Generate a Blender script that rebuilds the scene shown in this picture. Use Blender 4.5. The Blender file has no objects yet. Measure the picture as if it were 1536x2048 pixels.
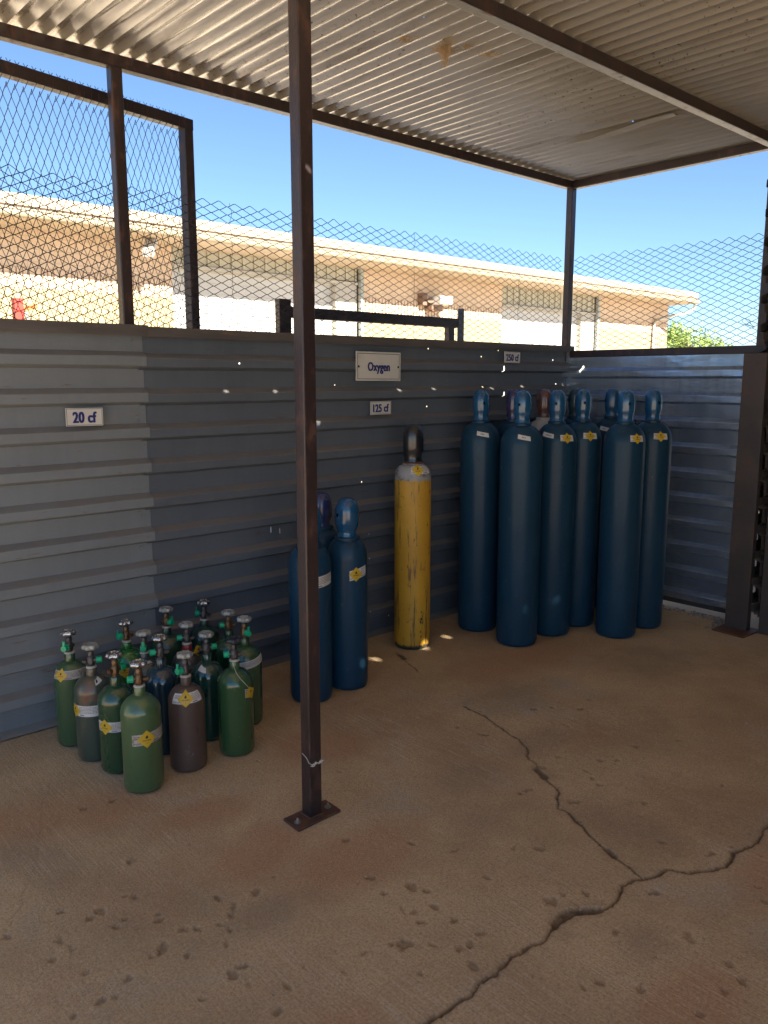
import bpy, bmesh, math, random
import numpy as np
from mathutils import Vector, Matrix
R = math.radians
random.seed(7); rng = np.random.default_rng(7)
scene = bpy.context.scene
col = scene.collection
D = 3.433            # main wall plane
XS = 4.85            # side wall plane

# ------------------------------------------------------------------ materials
def newmat(name):
    m = bpy.data.materials.new(name); m.use_nodes = True
    nt = m.node_tree; b = nt.nodes['Principled BSDF']
    return m, nt, b
def N(nt, t, **kw):
    n = nt.nodes.new(t)
    for k, v in kw.items():
        if k in n.inputs: n.inputs[k].default_value = v
        else: setattr(n, k, v)
    return n
def L(nt, a, b): nt.links.new(a, b)
def mixc(nt, fac, a, b, blend='MIX'):
    n = nt.nodes.new('ShaderNodeMix'); n.data_type = 'RGBA'; n.blend_type = blend
    for i, v in ((0, fac), (6, a), (7, b)):
        if hasattr(v, 'is_output'): L(nt, v, n.inputs[i])
        else: n.inputs[i].default_value = v if i == 0 else (*v[:3], 1)
    return n.outputs[2]
def math_(nt, op, a, b=0.0, clamp=False):
    n = nt.nodes.new('ShaderNodeMath'); n.operation = op; n.use_clamp = clamp
    for i, v in ((0, a), (1, b)):
        if hasattr(v, 'is_output'): L(nt, v, n.inputs[i])
        else: n.inputs[i].default_value = v
    return n.outputs[0]
def ramp(nt, x, a, b, hi=1.0):
    n = nt.nodes.new('ShaderNodeMapRange'); L(nt, x, n.inputs[0])
    n.inputs[1].default_value = a; n.inputs[2].default_value = b; n.inputs[4].default_value = hi
    return n.outputs[0]
def coords(nt, scale=(1, 1, 1), rot=(0, 0, 0), loc=(0, 0, 0), kind='Object'):
    tc = nt.nodes.new('ShaderNodeTexCoord'); mp = nt.nodes.new('ShaderNodeMapping')
    mp.inputs['Scale'].default_value = scale; mp.inputs['Rotation'].default_value = rot; mp.inputs['Location'].default_value = loc
    L(nt, tc.outputs[kind], mp.inputs[0]); return mp.outputs[0]
def noise(nt, vec, scale, detail=4, rough=.55, dist=0.0):
    n = N(nt, 'ShaderNodeTexNoise', Scale=scale, Detail=detail, Roughness=rough, Distortion=dist)
    L(nt, vec, n.inputs['Vector']); return n.outputs[0]
def bump(nt, b, h, strength=.3, dist=.01):
    n = nt.nodes.new('ShaderNodeBump'); n.inputs['Strength'].default_value = strength; n.inputs['Distance'].default_value = dist
    L(nt, h, n.inputs['Height']); L(nt, n.outputs[0], b.inputs['Normal'])

def mat(name, c1, c2=None, rough=.5, metal=0.0, s1=4, wear=None, wlo=.58, whi=.68, ws=12, wrough=.8, bmp=0.0, bs=60, coat=0.0, stretch=(1, 1, 1), seed=0.0):
    """base colour mottled between c1 and c2, with patches of wear / rust / dust"""
    m, nt, b = newmat(name)
    co = coords(nt, stretch, loc=(seed, seed * .7, 0))
    oi = nt.nodes.new('ShaderNodeObjectInfo'); va_ = nt.nodes.new('ShaderNodeVectorMath'); va_.operation = 'MULTIPLY_ADD'
    L(nt, oi.outputs['Random'], va_.inputs[0]); va_.inputs[1].default_value = (17, 29, 11); L(nt, co, va_.inputs[2]); co = va_.outputs[0]
    c2 = c2 or tuple(v * .75 for v in c1)
    f = ramp(nt, noise(nt, co, s1), .35, .65)
    c = mixc(nt, f, c1, c2)
    r = rough
    if wear:
        w = ramp(nt, noise(nt, co, ws, 6, .65), wlo, whi)
        c = mixc(nt, w, c, wear)
        rr = nt.nodes.new('ShaderNodeMapRange'); L(nt, w, rr.inputs[0]); rr.inputs[3].default_value = rough; rr.inputs[4].default_value = wrough
        L(nt, rr.outputs[0], b.inputs['Roughness'])
        if metal:
            mm = nt.nodes.new('ShaderNodeMapRange'); L(nt, w, mm.inputs[0]); mm.inputs[3].default_value = metal; mm.inputs[4].default_value = 0
            L(nt, mm.outputs[0], b.inputs['Metallic'])
    else:
        rn = nt.nodes.new('ShaderNodeMapRange'); L(nt, noise(nt, co, s1 * 3), rn.inputs[0])
        rn.inputs[1].default_value = .3; rn.inputs[2].default_value = .7
        rn.inputs[3].default_value = max(rough - .08, 0.03); rn.inputs[4].default_value = min(rough + .1, 1)
        L(nt, rn.outputs[0], b.inputs['Roughness'])
        b.inputs['Metallic'].default_value = metal
    L(nt, c, b.inputs['Base Color'])
    b.inputs['Coat Weight'].default_value = coat
    b.inputs['Coat Roughness'].default_value = .06
    if bmp: bump(nt, b, noise(nt, co, bs, 5), bmp, .004)
    return m

STEEL = mat('brown_painted_steel', (.026, .017, .019), (.038, .024, .024), .34, 0, 6, wear=(.085, .042, .032), wlo=.55, whi=.68, ws=26, wrough=.6, bmp=.35, bs=180, stretch=(1, 1, .35))
RUSTY = mat('rusty_steel', (.075, .040, .028), (.13, .055, .03), .7, 0, 9, wear=(.16, .07, .03), wlo=.5, whi=.65, ws=22, bmp=.4, bs=120)
DARKSTEEL = mat('dark_weathered_steel', (.045, .036, .032), (.07, .05, .042), .6, 0, 5, wear=(.10, .055, .035), ws=20, bmp=.3, bs=100)
ZINC = mat('zinc_bolt', (.45, .43, .38), (.3, .28, .24), .4, .8, 60)

def panel_mat(name, c1, c2, dust, metal, rough, holes=(), slits=(), axis='x', rust=(.12, .06, .04), vstreak=.25, calm=False):
    """painted corrugated sheet: dust lying on upward faces, streaks, small holes punched through"""
    m, nt, b = newmat(name)
    co = coords(nt)
    st = coords(nt, (26, 26, 1.6))
    f = ramp(nt, noise(nt, st, 1.0, 5, .6), .38, .68)
    c = mixc(nt, math_(nt, 'MULTIPLY', f, vstreak * 2), c1, c2)
    big = ramp(nt, noise(nt, co, 1.3, 3), .35, .65)
    c = mixc(nt, math_(nt, 'MULTIPLY', big, .5), c, tuple(v * 1.25 for v in c1))
    # rust scabs along the ribs
    rs = coords(nt, (3, 3, 22))
    rr = ramp(nt, noise(nt, rs, 2.2, 8, .7), .63, .70)
    c = mixc(nt, rr, c, rust)
    # dust settled on faces that look up
    geo = nt.nodes.new('ShaderNodeNewGeometry')
    sx = nt.nodes.new('ShaderNodeSeparateXYZ'); L(nt, geo.outputs['Normal'], sx.inputs[0])
    up = ramp(nt, sx.outputs[2], .2, .38)
    dn = ramp(nt, noise(nt, coords(nt, (9, 9, 9)), 1.0, 6, .7), .25, .6)
    df = math_(nt, 'MULTIPLY', up, math_(nt, 'ADD', math_(nt, 'MULTIPLY', dn, .55), .25))
    if calm: df = math_(nt, 'MULTIPLY', df, .25)
    c = mixc(nt, df, c, dust)
    L(nt, c, b.inputs['Base Color'])
    b.inputs['Metallic'].default_value = metal
    rg = nt.nodes.new('ShaderNodeMapRange'); L(nt, df, rg.inputs[0]); rg.inputs[3].default_value = rough; rg.inputs[4].default_value = .9
    rg2 = math_(nt, 'ADD', rg.outputs[0], math_(nt, 'MULTIPLY', noise(nt, st, 2.5, 4), .03 if calm else .15))
    L(nt, rg2, b.inputs['Roughness'])
    bump(nt, b, noise(nt, coords(nt, (2, 2, 5)), 3, 2 if calm else 5), .12 if calm else .25, .02)
    if holes or slits: cut_holes(nt, b, holes, slits, axis)
    return m

def cut_holes(nt, b, holes, slits, axis):
    """real openings: the sheet is transparent inside each small circle / slot"""
    tc = nt.nodes.new('ShaderNodeTexCoord')
    s = nt.nodes.new('ShaderNodeSeparateXYZ'); L(nt, tc.outputs['Object'], s.inputs[0])
    cb = nt.nodes.new('ShaderNodeCombineXYZ')
    if axis == 'x': L(nt, s.outputs[0], cb.inputs[0]); L(nt, s.outputs[2], cb.inputs[1])
    elif axis == 'y': L(nt, s.outputs[1], cb.inputs[0]); L(nt, s.outputs[2], cb.inputs[1])
    else: L(nt, s.outputs[0], cb.inputs[0]); L(nt, s.outputs[1], cb.inputs[1])
    wob = nt.nodes.new('ShaderNodeTexNoise'); wob.inputs['Scale'].default_value = 160; L(nt, tc.outputs['Object'], wob.inputs['Vector'])
    wv = math_(nt, 'MULTIPLY', math_(nt, 'SUBTRACT', wob.outputs[0], .5), .004)
    acc = None
    for (x, y, rx, ry) in [(h[0], h[1], h[2], h[2]) for h in holes] + list(slits):
        v = nt.nodes.new('ShaderNodeVectorMath'); v.operation = 'SUBTRACT'; L(nt, cb.outputs[0], v.inputs[0]); v.inputs[1].default_value = (x, y, 0)
        if rx != ry:
            k = nt.nodes.new('ShaderNodeVectorMath'); k.operation = 'MULTIPLY'; L(nt, v.outputs[0], k.inputs[0]); k.inputs[1].default_value = (1, rx / ry, 0); v = k
        ln = nt.nodes.new('ShaderNodeVectorMath'); ln.operation = 'LENGTH'; L(nt, v.outputs[0], ln.inputs[0])
        d = math_(nt, 'SUBTRACT', ln.outputs['Value'], rx)
        acc = d if acc is None else math_(nt, 'MINIMUM', acc, d)
    if False: acc = math_(nt, 'ADD', acc, wv)
    f = math_(nt, 'LESS_THAN', acc, 0.0)
    tr = nt.nodes.new('ShaderNodeBsdfTransparent'); mx = nt.nodes.new('ShaderNodeMixShader')
    L(nt, f, mx.inputs[0]); L(nt, b.outputs[0], mx.inputs[1]); L(nt, tr.outputs[0], mx.inputs[2])
    L(nt, mx.outputs[0], nt.nodes['Material Output'].inputs['Surface'])

# ------------------------------------------------------------------ mesh builder
class MB:
    def __init__(s): s.v = []; s.f = []; s.m = []; s.sm = []
    def add(s, vs, fs, mi=0, smooth=False):
        o = len(s.v); s.v += [tuple(p) for p in vs]
        for f in fs: s.f.append(tuple(i + o for i in f)); s.m.append(mi); s.sm.append(smooth)
    def box(s, x0, x1, y0, y1, z0, z1, mi=0):
        v = [(x, y, z) for x in (x0, x1) for y in (y0, y1) for z in (z0, z1)]
        s.add(v, [(0, 1, 3, 2), (4, 6, 7, 5), (0, 4, 5, 1), (2, 3, 7, 6), (0, 2, 6, 4), (1, 5, 7, 3)], mi)
    def bar(s, p0, p1, w, h, up=(0, 0, 1), rad=.004, mi=0, seg=3):
        """rounded rectangular hollow section look from p0 to p1; w across, h along up"""
        p0, p1 = Vector(p0), Vector(p1); d = (p1 - p0).normalized(); u = Vector(up)
        if abs(d.dot(u)) > .95: u = Vector((0, 1, 0))
        sd = d.cross(u).normalized(); u = sd.cross(d).normalized()
        pr = []
        for cx, cy, a0 in ((1, 1, 0), (-1, 1, 90), (-1, -1, 180), (1, -1, 270)):
            for k in range(seg + 1):
                a = R(a0 + 90 * k / seg); pr.append((cx * (w / 2 - rad) + rad * math.cos(a), cy * (h / 2 - rad) + rad * math.sin(a)))
        n = len(pr)
        vs = [p + sd * a + u * b for p in (p0, p1) for a, b in pr]
        fs = [(i, (i + 1) % n, n + (i + 1) % n, n + i) for i in range(n)] + [tuple(range(n))[::-1], tuple(range(n, 2 * n))]
        s.add(vs, fs, mi)
    def tube(s, pts, r, n=6, mi=0, caps=True, smooth=True):
        pts = [Vector(p) for p in pts]; vs = []; fs = []; u = None
        for i, p in enumerate(pts):
            t = (pts[min(i + 1, len(pts) - 1)] - pts[max(i - 1, 0)]).normalized()
            if u is None:
                a = Vector((0, 0, 1)) if abs(t.z) < .9 else Vector((1, 0, 0)); u = t.cross(a).normalized()
            else: u = (u - t * u.dot(t)).normalized()
            w = t.cross(u); rr = r[i] if isinstance(r, (list, tuple)) else r
            vs += [p + (u * math.cos(2 * math.pi * k / n) + w * math.sin(2 * math.pi * k / n)) * rr for k in range(n)]
        for i in range(len(pts) - 1):
            for k in range(n): fs.append((i * n + k, i * n + (k + 1) % n, (i + 1) * n + (k + 1) % n, (i + 1) * n + k))
        if caps: fs += [tuple(range(n))[::-1], tuple((len(pts) - 1) * n + k for k in range(n))]
        s.add(vs, fs, mi, smooth)
    def lathe(s, prof, n=32, M=None, mi=0, fr=None, smooth=True, skip=()):
        vs = []; fs = []
        for j, (r, z) in enumerate(prof):
            for k in range(n):
                a = 2 * math.pi * k / n; rr = r * (fr(a) if fr else 1); vs.append(Vector((rr * math.cos(a), rr * math.sin(a), z)))
        for j in range(len(prof) - 1):
            for k in range(n):
                if (j, k) in skip: continue
                fs.append((j * n + k, j * n + (k + 1) % n, (j + 1) * n + (k + 1) % n, (j + 1) * n + k))
        if prof[0][0] > 1e-5: fs.append(tuple(range(n))[::-1])
        if prof[-1][0] > 1e-5: fs.append(tuple((len(prof) - 1) * n + k for k in range(n)))
        if M is not None: vs = [M @ v for v in vs]
        s.add(vs, fs, mi, smooth)
    def build(s, name, mats, parent=None, loc=(0, 0, 0), rotz=0, sharp=38, clean=False):
        me = bpy.data.meshes.new(name); me.from_pydata(s.v, [], s.f)
        mats = mats if isinstance(mats, (list, tuple)) else [mats]
        for m in mats: me.materials.append(m)
        me.polygons.foreach_set('material_index', s.m); me.polygons.foreach_set('use_smooth', s.sm)
        if clean:
            bm = bmesh.new(); bm.from_mesh(me); bmesh.ops.remove_doubles(bm, verts=bm.verts, dist=1e-5)
            bmesh.ops.recalc_face_normals(bm, faces=bm.faces); bm.to_mesh(me); bm.free()
        me.update()
        if any(s.sm): me.set_sharp_from_angle(angle=R(sharp))
        return link(name, me, parent, loc, rotz)
def link(name, me, parent=None, loc=(0, 0, 0), rotz=0):
    o = bpy.data.objects.new(name, me); col.objects.link(o); o.location = loc; o.rotation_euler = (0, 0, rotz)
    if parent: o.parent = parent
    return o
def tag(o, label=None, cat=None, group=None, kind=None):
    if label: o['label'] = label
    if cat: o['category'] = cat
    if group: o['group'] = group
    if kind: o['kind'] = kind
    return o
def thing(name, label, cat, loc=(0, 0, 0), group=None, rotz=0):
    o = bpy.data.objects.new(name, None); col.objects.link(o); o.location = loc; o.rotation_euler = (0, 0, rotz)
    o.empty_display_size = .1
    return tag(o, label, cat, group)

_txt = {}
def text2d(s, height, width=None, bold=.0):
    """2-D glyph outline mesh of a word, centred at 0, given height and width"""
    key = (s, bold)
    if key not in _txt:
        cu = bpy.data.curves.new('lettering', 'FONT'); cu.body = s; cu.size = 1; cu.offset = bold; cu.resolution_u = 4; cu.space_character = 1 + bold * 2.6
        ob = bpy.data.objects.new('tmp', cu); me = bpy.data.meshes.new_from_object(ob)
        vs = [tuple(v.co) for v in me.vertices]; fs = [tuple(p.vertices) for p in me.polygons]
        bpy.data.objects.remove(ob); bpy.data.curves.remove(cu); bpy.data.meshes.remove(me)
        _txt[key] = (vs, fs)
    vs, fs = _txt[key]
    xs = [v[0] for v in vs]; ys = [v[1] for v in vs]
    k = height / .73           # capital height of the built-in face
    w = (max(xs) - min(xs)) * k; kx = width / w if width else 1
    cx = (max(xs) + min(xs)) / 2
    return [((v[0] - cx) * k * kx, v[1] * k - height / 2) for v in vs], fs

# ------------------------------------------------------------------ camera, sun, sky
cam_d = bpy.data.cameras.new('camera'); cam = bpy.data.objects.new('camera', cam_d); col.objects.link(cam); scene.camera = cam
cam_d.sensor_fit = 'HORIZONTAL'; cam_d.sensor_width = 36; cam_d.lens = 1605 / 1536 * 36; cam_d.clip_start = .05; cam_d.clip_end = 3000
yaw, pit, rol = R(42.1), R(9.42), R(.015)
w = Vector((math.sin(yaw) * math.cos(pit), math.cos(yaw) * math.cos(pit), -math.sin(pit)))
r = Vector((math.cos(yaw), -math.sin(yaw), 0)); u = r.cross(w)
cam.matrix_world = Matrix.Translation((0, 0, 1.5)) @ Matrix((r, u, -w)).transposed().to_4x4()

SUN_EL = 35.0
sdir = Vector((.10, 1.0, -math.tan(R(SUN_EL)) * math.hypot(.10, 1.0))).normalized()   # direction the light travels
sl = bpy.data.lights.new('sun', 'SUN'); sl.energy = 5.0; sl.angle = R(.5); sl.color = (1, .93, .82)
so = bpy.data.objects.new('sun', sl); col.objects.link(so); so.rotation_euler = sdir.to_track_quat('-Z', 'Y').to_euler(); so.location = (0, -10, 12)
wd = bpy.data.worlds.new('World'); scene.world = wd; wd.use_nodes = True
nt = wd.node_tree; bg = nt.nodes['Background']; sky = nt.nodes.new('ShaderNodeTexSky'); sky.sky_type = 'NISHITA'; sky.sun_disc = False
to_sun = -sdir
sky.sun_elevation = math.asin(to_sun.z); sky.sun_rotation = math.atan2(to_sun.x, to_sun.y)
sky.altitude = 1500; sky.air_density = 1.0; sky.dust_density = .0; sky.ozone_density = 5.0
bg.inputs[1].default_value = .05; L(nt, sky.outputs[0], bg.inputs[0])
scene.view_settings.view_transform = 'Standard'; scene.view_settings.look = 'None'; scene.view_settings.gamma = 1
scene.view_settings.exposure = 2.14
scene.cycles.max_bounces = 8; scene.cycles.diffuse_bounces = 5; scene.cycles.transparent_max_bounces = 12
scene.cycles.use_denoising = True; scene.cycles.sample_clamp_indirect = 6

# ------------------------------------------------------------------ ground and slab
def vnoise(x, y, s, seed):
    """value noise with numpy"""
    g = np.random.default_rng(seed).random((256, 256))
    X = x * s; Y = y * s; xi = np.floor(X).astype(int); yi = np.floor(Y).astype(int); fx = X - xi; fy = Y - yi
    fx = fx * fx * (3 - 2 * fx); fy = fy * fy * (3 - 2 * fy)
    a = g[xi & 255, yi & 255]; b = g[(xi + 1) & 255, yi & 255]; c = g[xi & 255, (yi + 1) & 255]; d = g[(xi + 1) & 255, (yi + 1) & 255]
    return a * (1 - fx) * (1 - fy) + b * fx * (1 - fy) + c * (1 - fx) * fy + d * fx * fy
def fbm(x, y, s, seed, o=3):
    t = 0; amp = .5
    for k in range(o): t = t + amp * vnoise(x + 13.7 * k, y - 7.1 * k, s * 2 ** k, seed + k); amp *= .5
    return t / (1 - .5 ** o)
CRACKS = [  # (points, half width list or value, depth)
    ([(1.05, 1.21), (1.12, 1.19), (1.193, 1.171), (1.229, 1.166), (1.257, 1.161), (1.291, 1.166), (1.339, 1.158), (1.382, 1.173), (1.426, 1.167), (1.476, 1.173), (1.517, 1.183), (1.576, 1.166), (1.627, 1.157), (1.681, 1.173), (1.744, 1.17), (1.814, 1.162), (1.867, 1.125), (1.918, 1.118), (1.965, 1.128), (1.995, 1.146), (2.067, 1.129), (2.116, 1.109), (2.179, 1.096), (2.209, 1.049), (2.273, 1.011), (2.321, .981), (2.372, .986), (2.42, 1.004), (2.469, .987), (2.538, .97), (2.611, .99), (2.654, .991), (2.8, 1.0)], .0055, .010),
    ([(1.70, 1.172), (1.744, 1.182), (1.79, 1.178), (1.83, 1.15), (1.86, 1.13)], .015, .012),
    ([(2.078, 1.127), (2.1, 1.206), (2.123, 1.263), (2.141, 1.32), (2.172, 1.386), (2.205, 1.467), (2.233, 1.537), (2.279, 1.585), (2.336, 1.627), (2.365, 1.697), (2.383, 1.745), (2.432, 1.793), (2.443, 1.837), (2.503, 1.896), (2.55, 1.958), (2.567, 2.035), (2.609, 2.178), (2.638, 2.274), (2.636, 2.36)], .0048, .006),
    ([(2.118, 1.25), (2.128, 1.285)], .014, .007), ([(2.37, 1.71), (2.40, 1.765)], .02, .009),
    ([(.50, 2.08), (.532, 2.126), (.566, 2.179), (.622, 2.247), (.652, 2.316), (.702, 2.389), (.753, 2.491), (.81, 2.621), (.877, 2.786), (.904, 2.835), (.986, 2.97)], +0.0014, .0015),
    ([(2.918, 3.125), (2.893, 3.069), (2.859, 2.978), (2.831, 2.915), (2.818, 2.869), (2.796, 2.833)], .0035, .005),
    ([(2.905, 3.09), (2.88, 3.02)], .014, .005)]
PITS = [(1.687, 1.73), (1.767, 1.612), (1.91, 1.492), (1.973, 1.434), (1.733, 1.446), (1.827, 1.369), (1.532, 1.58), (1.531, 1.558), (1.545, 1.522), (1.439, 1.508), (1.454, 1.48), (1.515, 1.453), (1.436, 1.441), (1.515, 1.383), (1.543, 1.358), (1.347, 1.397), (1.399, 1.344), (1.439, 1.29), (1.472, 1.285), (1.528, 1.292), (2.206, 1.697), (2.246, 1.696), (2.934, 2.08), (2.955, 2.042), (3.141, 2.025), (3.013, 1.99), (2.889, 1.994), (2.823, 1.934), (2.81, 1.864), (2.453, 2.235), (2.483, 2.111), (2.868, 1.611), (2.69, 1.601), (2.653, 1.642), (2.437, 1.762), (2.546, 1.773), (2.494, 1.581), (2.475, 1.537), (2.529, 1.626), (2.306, 1.527), (2.484, 1.355), (2.299, 1.187), (2.362, 1.047), (2.044, 1.064), (2.026, 1.073), (1.806, 1.256), (1.832, 1.24), (1.826, 1.187), (1.918, .785), (1.887, .734), (1.811, .748), (1.701, .755), (1.501, 1.099), (1.567, .99), (1.609, .973), (1.668, .888), (1.805, 1.048), (1.929, .91), (2.244, .831), (3.053, 1.519), (2.857, 2.13), (1.424, 1.226), (1.298, 1.301), (2.296, .874), (1.884, 1.193), (1.783, 1.247),
    (.975, 2.655), (1.082, 2.65), (.893, 2.077), (.872, 2.101), (.759, 2.071), (.792, 2.079), (.797, 1.985), (.837, 1.941), (.827, 2.002), (.653, 2.04), (.672, 1.999), (.561, 2.142), (.616, 1.978), (.85, 1.819), (.886, 1.753), (.815, 1.817), (.96, 1.823), (.931, 1.85), (1.07, 1.906), (1.087, 1.847), (1.056, 1.817), (1.027, 1.77), (1.014, 1.803), (.737, 1.788), (.688, 1.755), (.655, 1.756), (.583, 1.75), (.948, 1.621), (.953, 1.556), (1.019, 1.491), (1.237, 1.45), (1.156, 1.433), (.954, 1.437), (1.464, 1.684), (1.54, 1.889), (1.449, 1.597), (1.32, 1.428), (1.173, 1.857), (.96, 2.257), (.663, 1.872), (.84, 1.595), (.973, 1.624), (.706, 2.156), (.895, 1.933), (.989, 1.727)]

def build_floor():
    x0, x1, y0, y1, st = .30, 4.98, .52, 3.52, .0055
    nx = int((x1 - x0) / st) + 1; ny = int((y1 - y0) / st) + 1
    X, Y = np.meshgrid(np.linspace(x0, x1, nx), np.linspace(y0, y1, ny), indexing='ij')
    wx = X + (fbm(X, Y, 22, 3, 3) - .5) * .022; wy = Y + (fbm(X, Y, 22, 9, 3) - .5) * .022
    Z = (fbm(X, Y, 1.6, 21, 3) - .5) * .006 + (fbm(X, Y, 60, 31, 2) - .5) * .0012
    dirt = np.zeros_like(X)
    for pts, hw, dep in CRACKS:
        dmin = np.full(X.shape, 9.); 
        for a, b in zip(pts[:-1], pts[1:]):
            bx0, bx1 = min(a[0], b[0]) - .08, max(a[0], b[0]) + .08; by0, by1 = min(a[1], b[1]) - .08, max(a[1], b[1]) + .08
            i0, i1 = np.searchsorted(X[:, 0], [bx0, bx1]); j0, j1 = np.searchsorted(Y[0], [by0, by1])
            if i1 <= i0 or j1 <= j0: continue
            px, py = wx[i0:i1, j0:j1] - a[0], wy[i0:i1, j0:j1] - a[1]; dx, dy = b[0] - a[0], b[1] - a[1]; l2 = dx * dx + dy * dy
            t = np.clip((px * dx + py * dy) / l2, 0, 1); d = np.hypot(px - t * dx, py - t * dy)
            dmin[i0:i1, j0:j1] = np.minimum(dmin[i0:i1, j0:j1], d)
        hwv = hw * (.55 + .9 * fbm(X, Y, 9, 55, 2))
        k = np.clip((hwv * 1.15 - dmin) / (hwv * .55), 0, 1)
        ds = min(1, (hw / .0045)) ; k2 = k ** 1.3; Z -= k2 * dep * .75 * (.6 + .8 * fbm(X, Y, 90, 77, 2)); dirt = np.maximum(dirt, k * ds * (.8 + .35 * fbm(X, Y, 70, 88, 2)))
        dirt = np.maximum(dirt, .35 * ds * np.clip(1 - dmin / (hwv * 3.2), 0, 1))
    rg = np.random.default_rng(5)
    extra = [(rg.uniform(.5, 3.4), rg.uniform(.8, 3.0)) for _ in range(60)]
    for pts, hw, dep in CRACKS[:3]:
        for a, b in zip(pts[:-1], pts[1:]):
            if rg.random() < .55: extra.append(((a[0] + b[0]) / 2 + rg.normal(0, .012), (a[1] + b[1]) / 2 + rg.normal(0, .012)))
    for n, (cx, cy) in enumerate(PITS + extra):
        rad = rg.uniform(.010, .021) if n < len(PITS) else rg.uniform(.004, .009)
        an = rg.uniform(0, 3.14); el = rg.uniform(.45, .9); m = .09
        i0, i1 = np.searchsorted(X[:, 0], [cx - m, cx + m]); j0, j1 = np.searchsorted(Y[0], [cy - m, cy + m])
        if i1 <= i0 or j1 <= j0: continue
        px, py = X[i0:i1, j0:j1] - cx, Y[i0:i1, j0:j1] - cy
        a = px * math.cos(an) + py * math.sin(an); b = (-px * math.sin(an) + py * math.cos(an)) / el
        d = np.hypot(a, b) + (fbm(X[i0:i1, j0:j1], Y[i0:i1, j0:j1], 45, 100 + n % 40, 3) - .5) * rad * 2.6
        k = np.clip((rad - d) / (rad * .38), 0, 1)
        Z[i0:i1, j0:j1] -= k * (.0045 if n < len(PITS) else .002)
        dirt[i0:i1, j0:j1] = np.maximum(dirt[i0:i1, j0:j1], k * .48)
    ed = np.minimum(np.minimum(X - x0, x1 - X), np.minimum(Y - y0, y1 - Y)); Z *= np.clip(ed / .03, 0, 1)
    vs = np.stack([X.ravel(), Y.ravel(), Z.ravel()], 1)
    idx = np.arange(nx * ny).reshape(nx, ny)
    q = np.stack([idx[:-1, :-1], idx[1:, :-1], idx[1:, 1:], idx[:-1, 1:]], -1).reshape(-1, 4)
    # coarse surround with slab edges
    X0, X1, Y0, Y1, ZB = -3.2, 8.4, -8.0, 3.62, -.10
    base = len(vs)
    ex = [(X0, Y0, 0), (X1, Y0, 0), (X1, Y1, 0), (X0, Y1, 0), (x0, y0, 0), (x1, y0, 0), (x1, y1, 0), (x0, y1, 0), (X0, Y0, ZB), (X1, Y0, ZB), (X1, Y1, ZB), (X0, Y1, ZB)]
    vs = np.concatenate([vs, np.array(ex, float)])
    eq = np.array([(0, 1, 5, 4), (1, 2, 6, 5), (2, 3, 7, 6), (3, 0, 4, 7), (0, 8, 9, 1), (1, 9, 10, 2), (2, 10, 11, 3), (3, 11, 8, 0)]) + base
    q = np.concatenate([q, eq])
    me = bpy.data.meshes.new('floor')
    me.vertices.add(len(vs)); me.vertices.foreach_set('co', vs.ravel().astype(np.float32))
    me.loops.add(q.size); me.loops.foreach_set('vertex_index', q.ravel().astype(np.int32))
    me.polygons.add(len(q)); me.polygons.foreach_set('loop_start', np.arange(0, q.size, 4, dtype=np.int32))
    me.update(calc_edges=True)
    sm = np.ones(len(q), dtype=bool); sm[-8:] = False; me.polygons.foreach_set('use_smooth', sm)
    at = me.attributes.new('dirt', 'FLOAT', 'POINT'); at.data.foreach_set('value', np.concatenate([dirt.ravel(), np.zeros(12)]).astype(np.float32))
    def stain(blobs, sc, seed):
        f = np.zeros_like(X)
        for cx, cy, rx, ry in blobs: f = np.maximum(f, np.exp(-(((X - cx) / rx) ** 2 + ((Y - cy) / ry) ** 2)))
        return np.clip((f * (.35 + 1.1 * fbm(X, Y, sc, seed, 4)) - .22) * 2.0, 0, 1)
    for nm, arr in (('rust_stain', stain([(1.50, 1.80, .26, .17), (1.30, 2.02, .22, .16), (1.28, 2.34, .20, .12), (1.05, 2.62, .25, .14), (.8, 2.7, .2, .2), (1.72, .78, .2, .12), (1.0, 1.3, .15, .12), (2.5, .85, .3, .12), (3.3, 2.6, .5, .2), (1.9, 2.5, .25, .2)], 5, 301)),
                    ('dark_stain', stain([(2.16, 1.90, .20, .12), (1.95, 1.70, .12, .14), (1.80, .95, .14, .10), (2.9, 2.3, .4, .18), (2.6, 1.9, .22, .1), (.75, 2.45, .12, .2), (3.9, 2.1, .4, .25), (1.1, 1.75, .25, .08), (2.3, 1.3, .15, .25)], 7, 401))):
        q_ = me.attributes.new(nm, 'FLOAT', 'POINT'); q_.data.foreach_set('value', np.concatenate([arr.ravel(), np.zeros(12)]).astype(np.float32))
    m, nt, b = newmat('stained_concrete')
    co = coords(nt)
    c = mixc(nt, ramp(nt, noise(nt, co, 1.6, 7, .68), .38, .62), (.64, .45, .25), (.47, .325, .180))
    c = mixc(nt, ramp(nt, noise(nt, coords(nt, loc=(5, 2, 0)), 1.1, 5, .6, .6), .5, .72, .65), c, (.42, .235, .125))      # rust-coloured soil stain
    c = mixc(nt, ramp(nt, noise(nt, coords(nt, loc=(-3, 7, 0)), 1.7, 6, .65, .4), .54, .70, .55), c, (.50, .43, .33))   # greyer worn patches
    c = mixc(nt, ramp(nt, noise(nt, coords(nt, loc=(9, 1, 0)), 3.5, 7, .7, .3), .62, .74, .5), c, (.20, .150, .105))       # dark stains
    for nm, tint, amt in (('rust_stain', (.48, .245, .12), .60), ('dark_stain', (.24, .18, .13), .28)):
        at_ = nt.nodes.new('ShaderNodeAttribute'); at_.attribute_name = nm
        c = mixc(nt, math_(nt, 'MULTIPLY', at_.outputs['Fac'], amt), c, tint)
    # broom finish
    br = noise(nt, coords(nt, (170, 5, 1), (0, 0, R(3))), 1.0, 3, .6)
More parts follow.
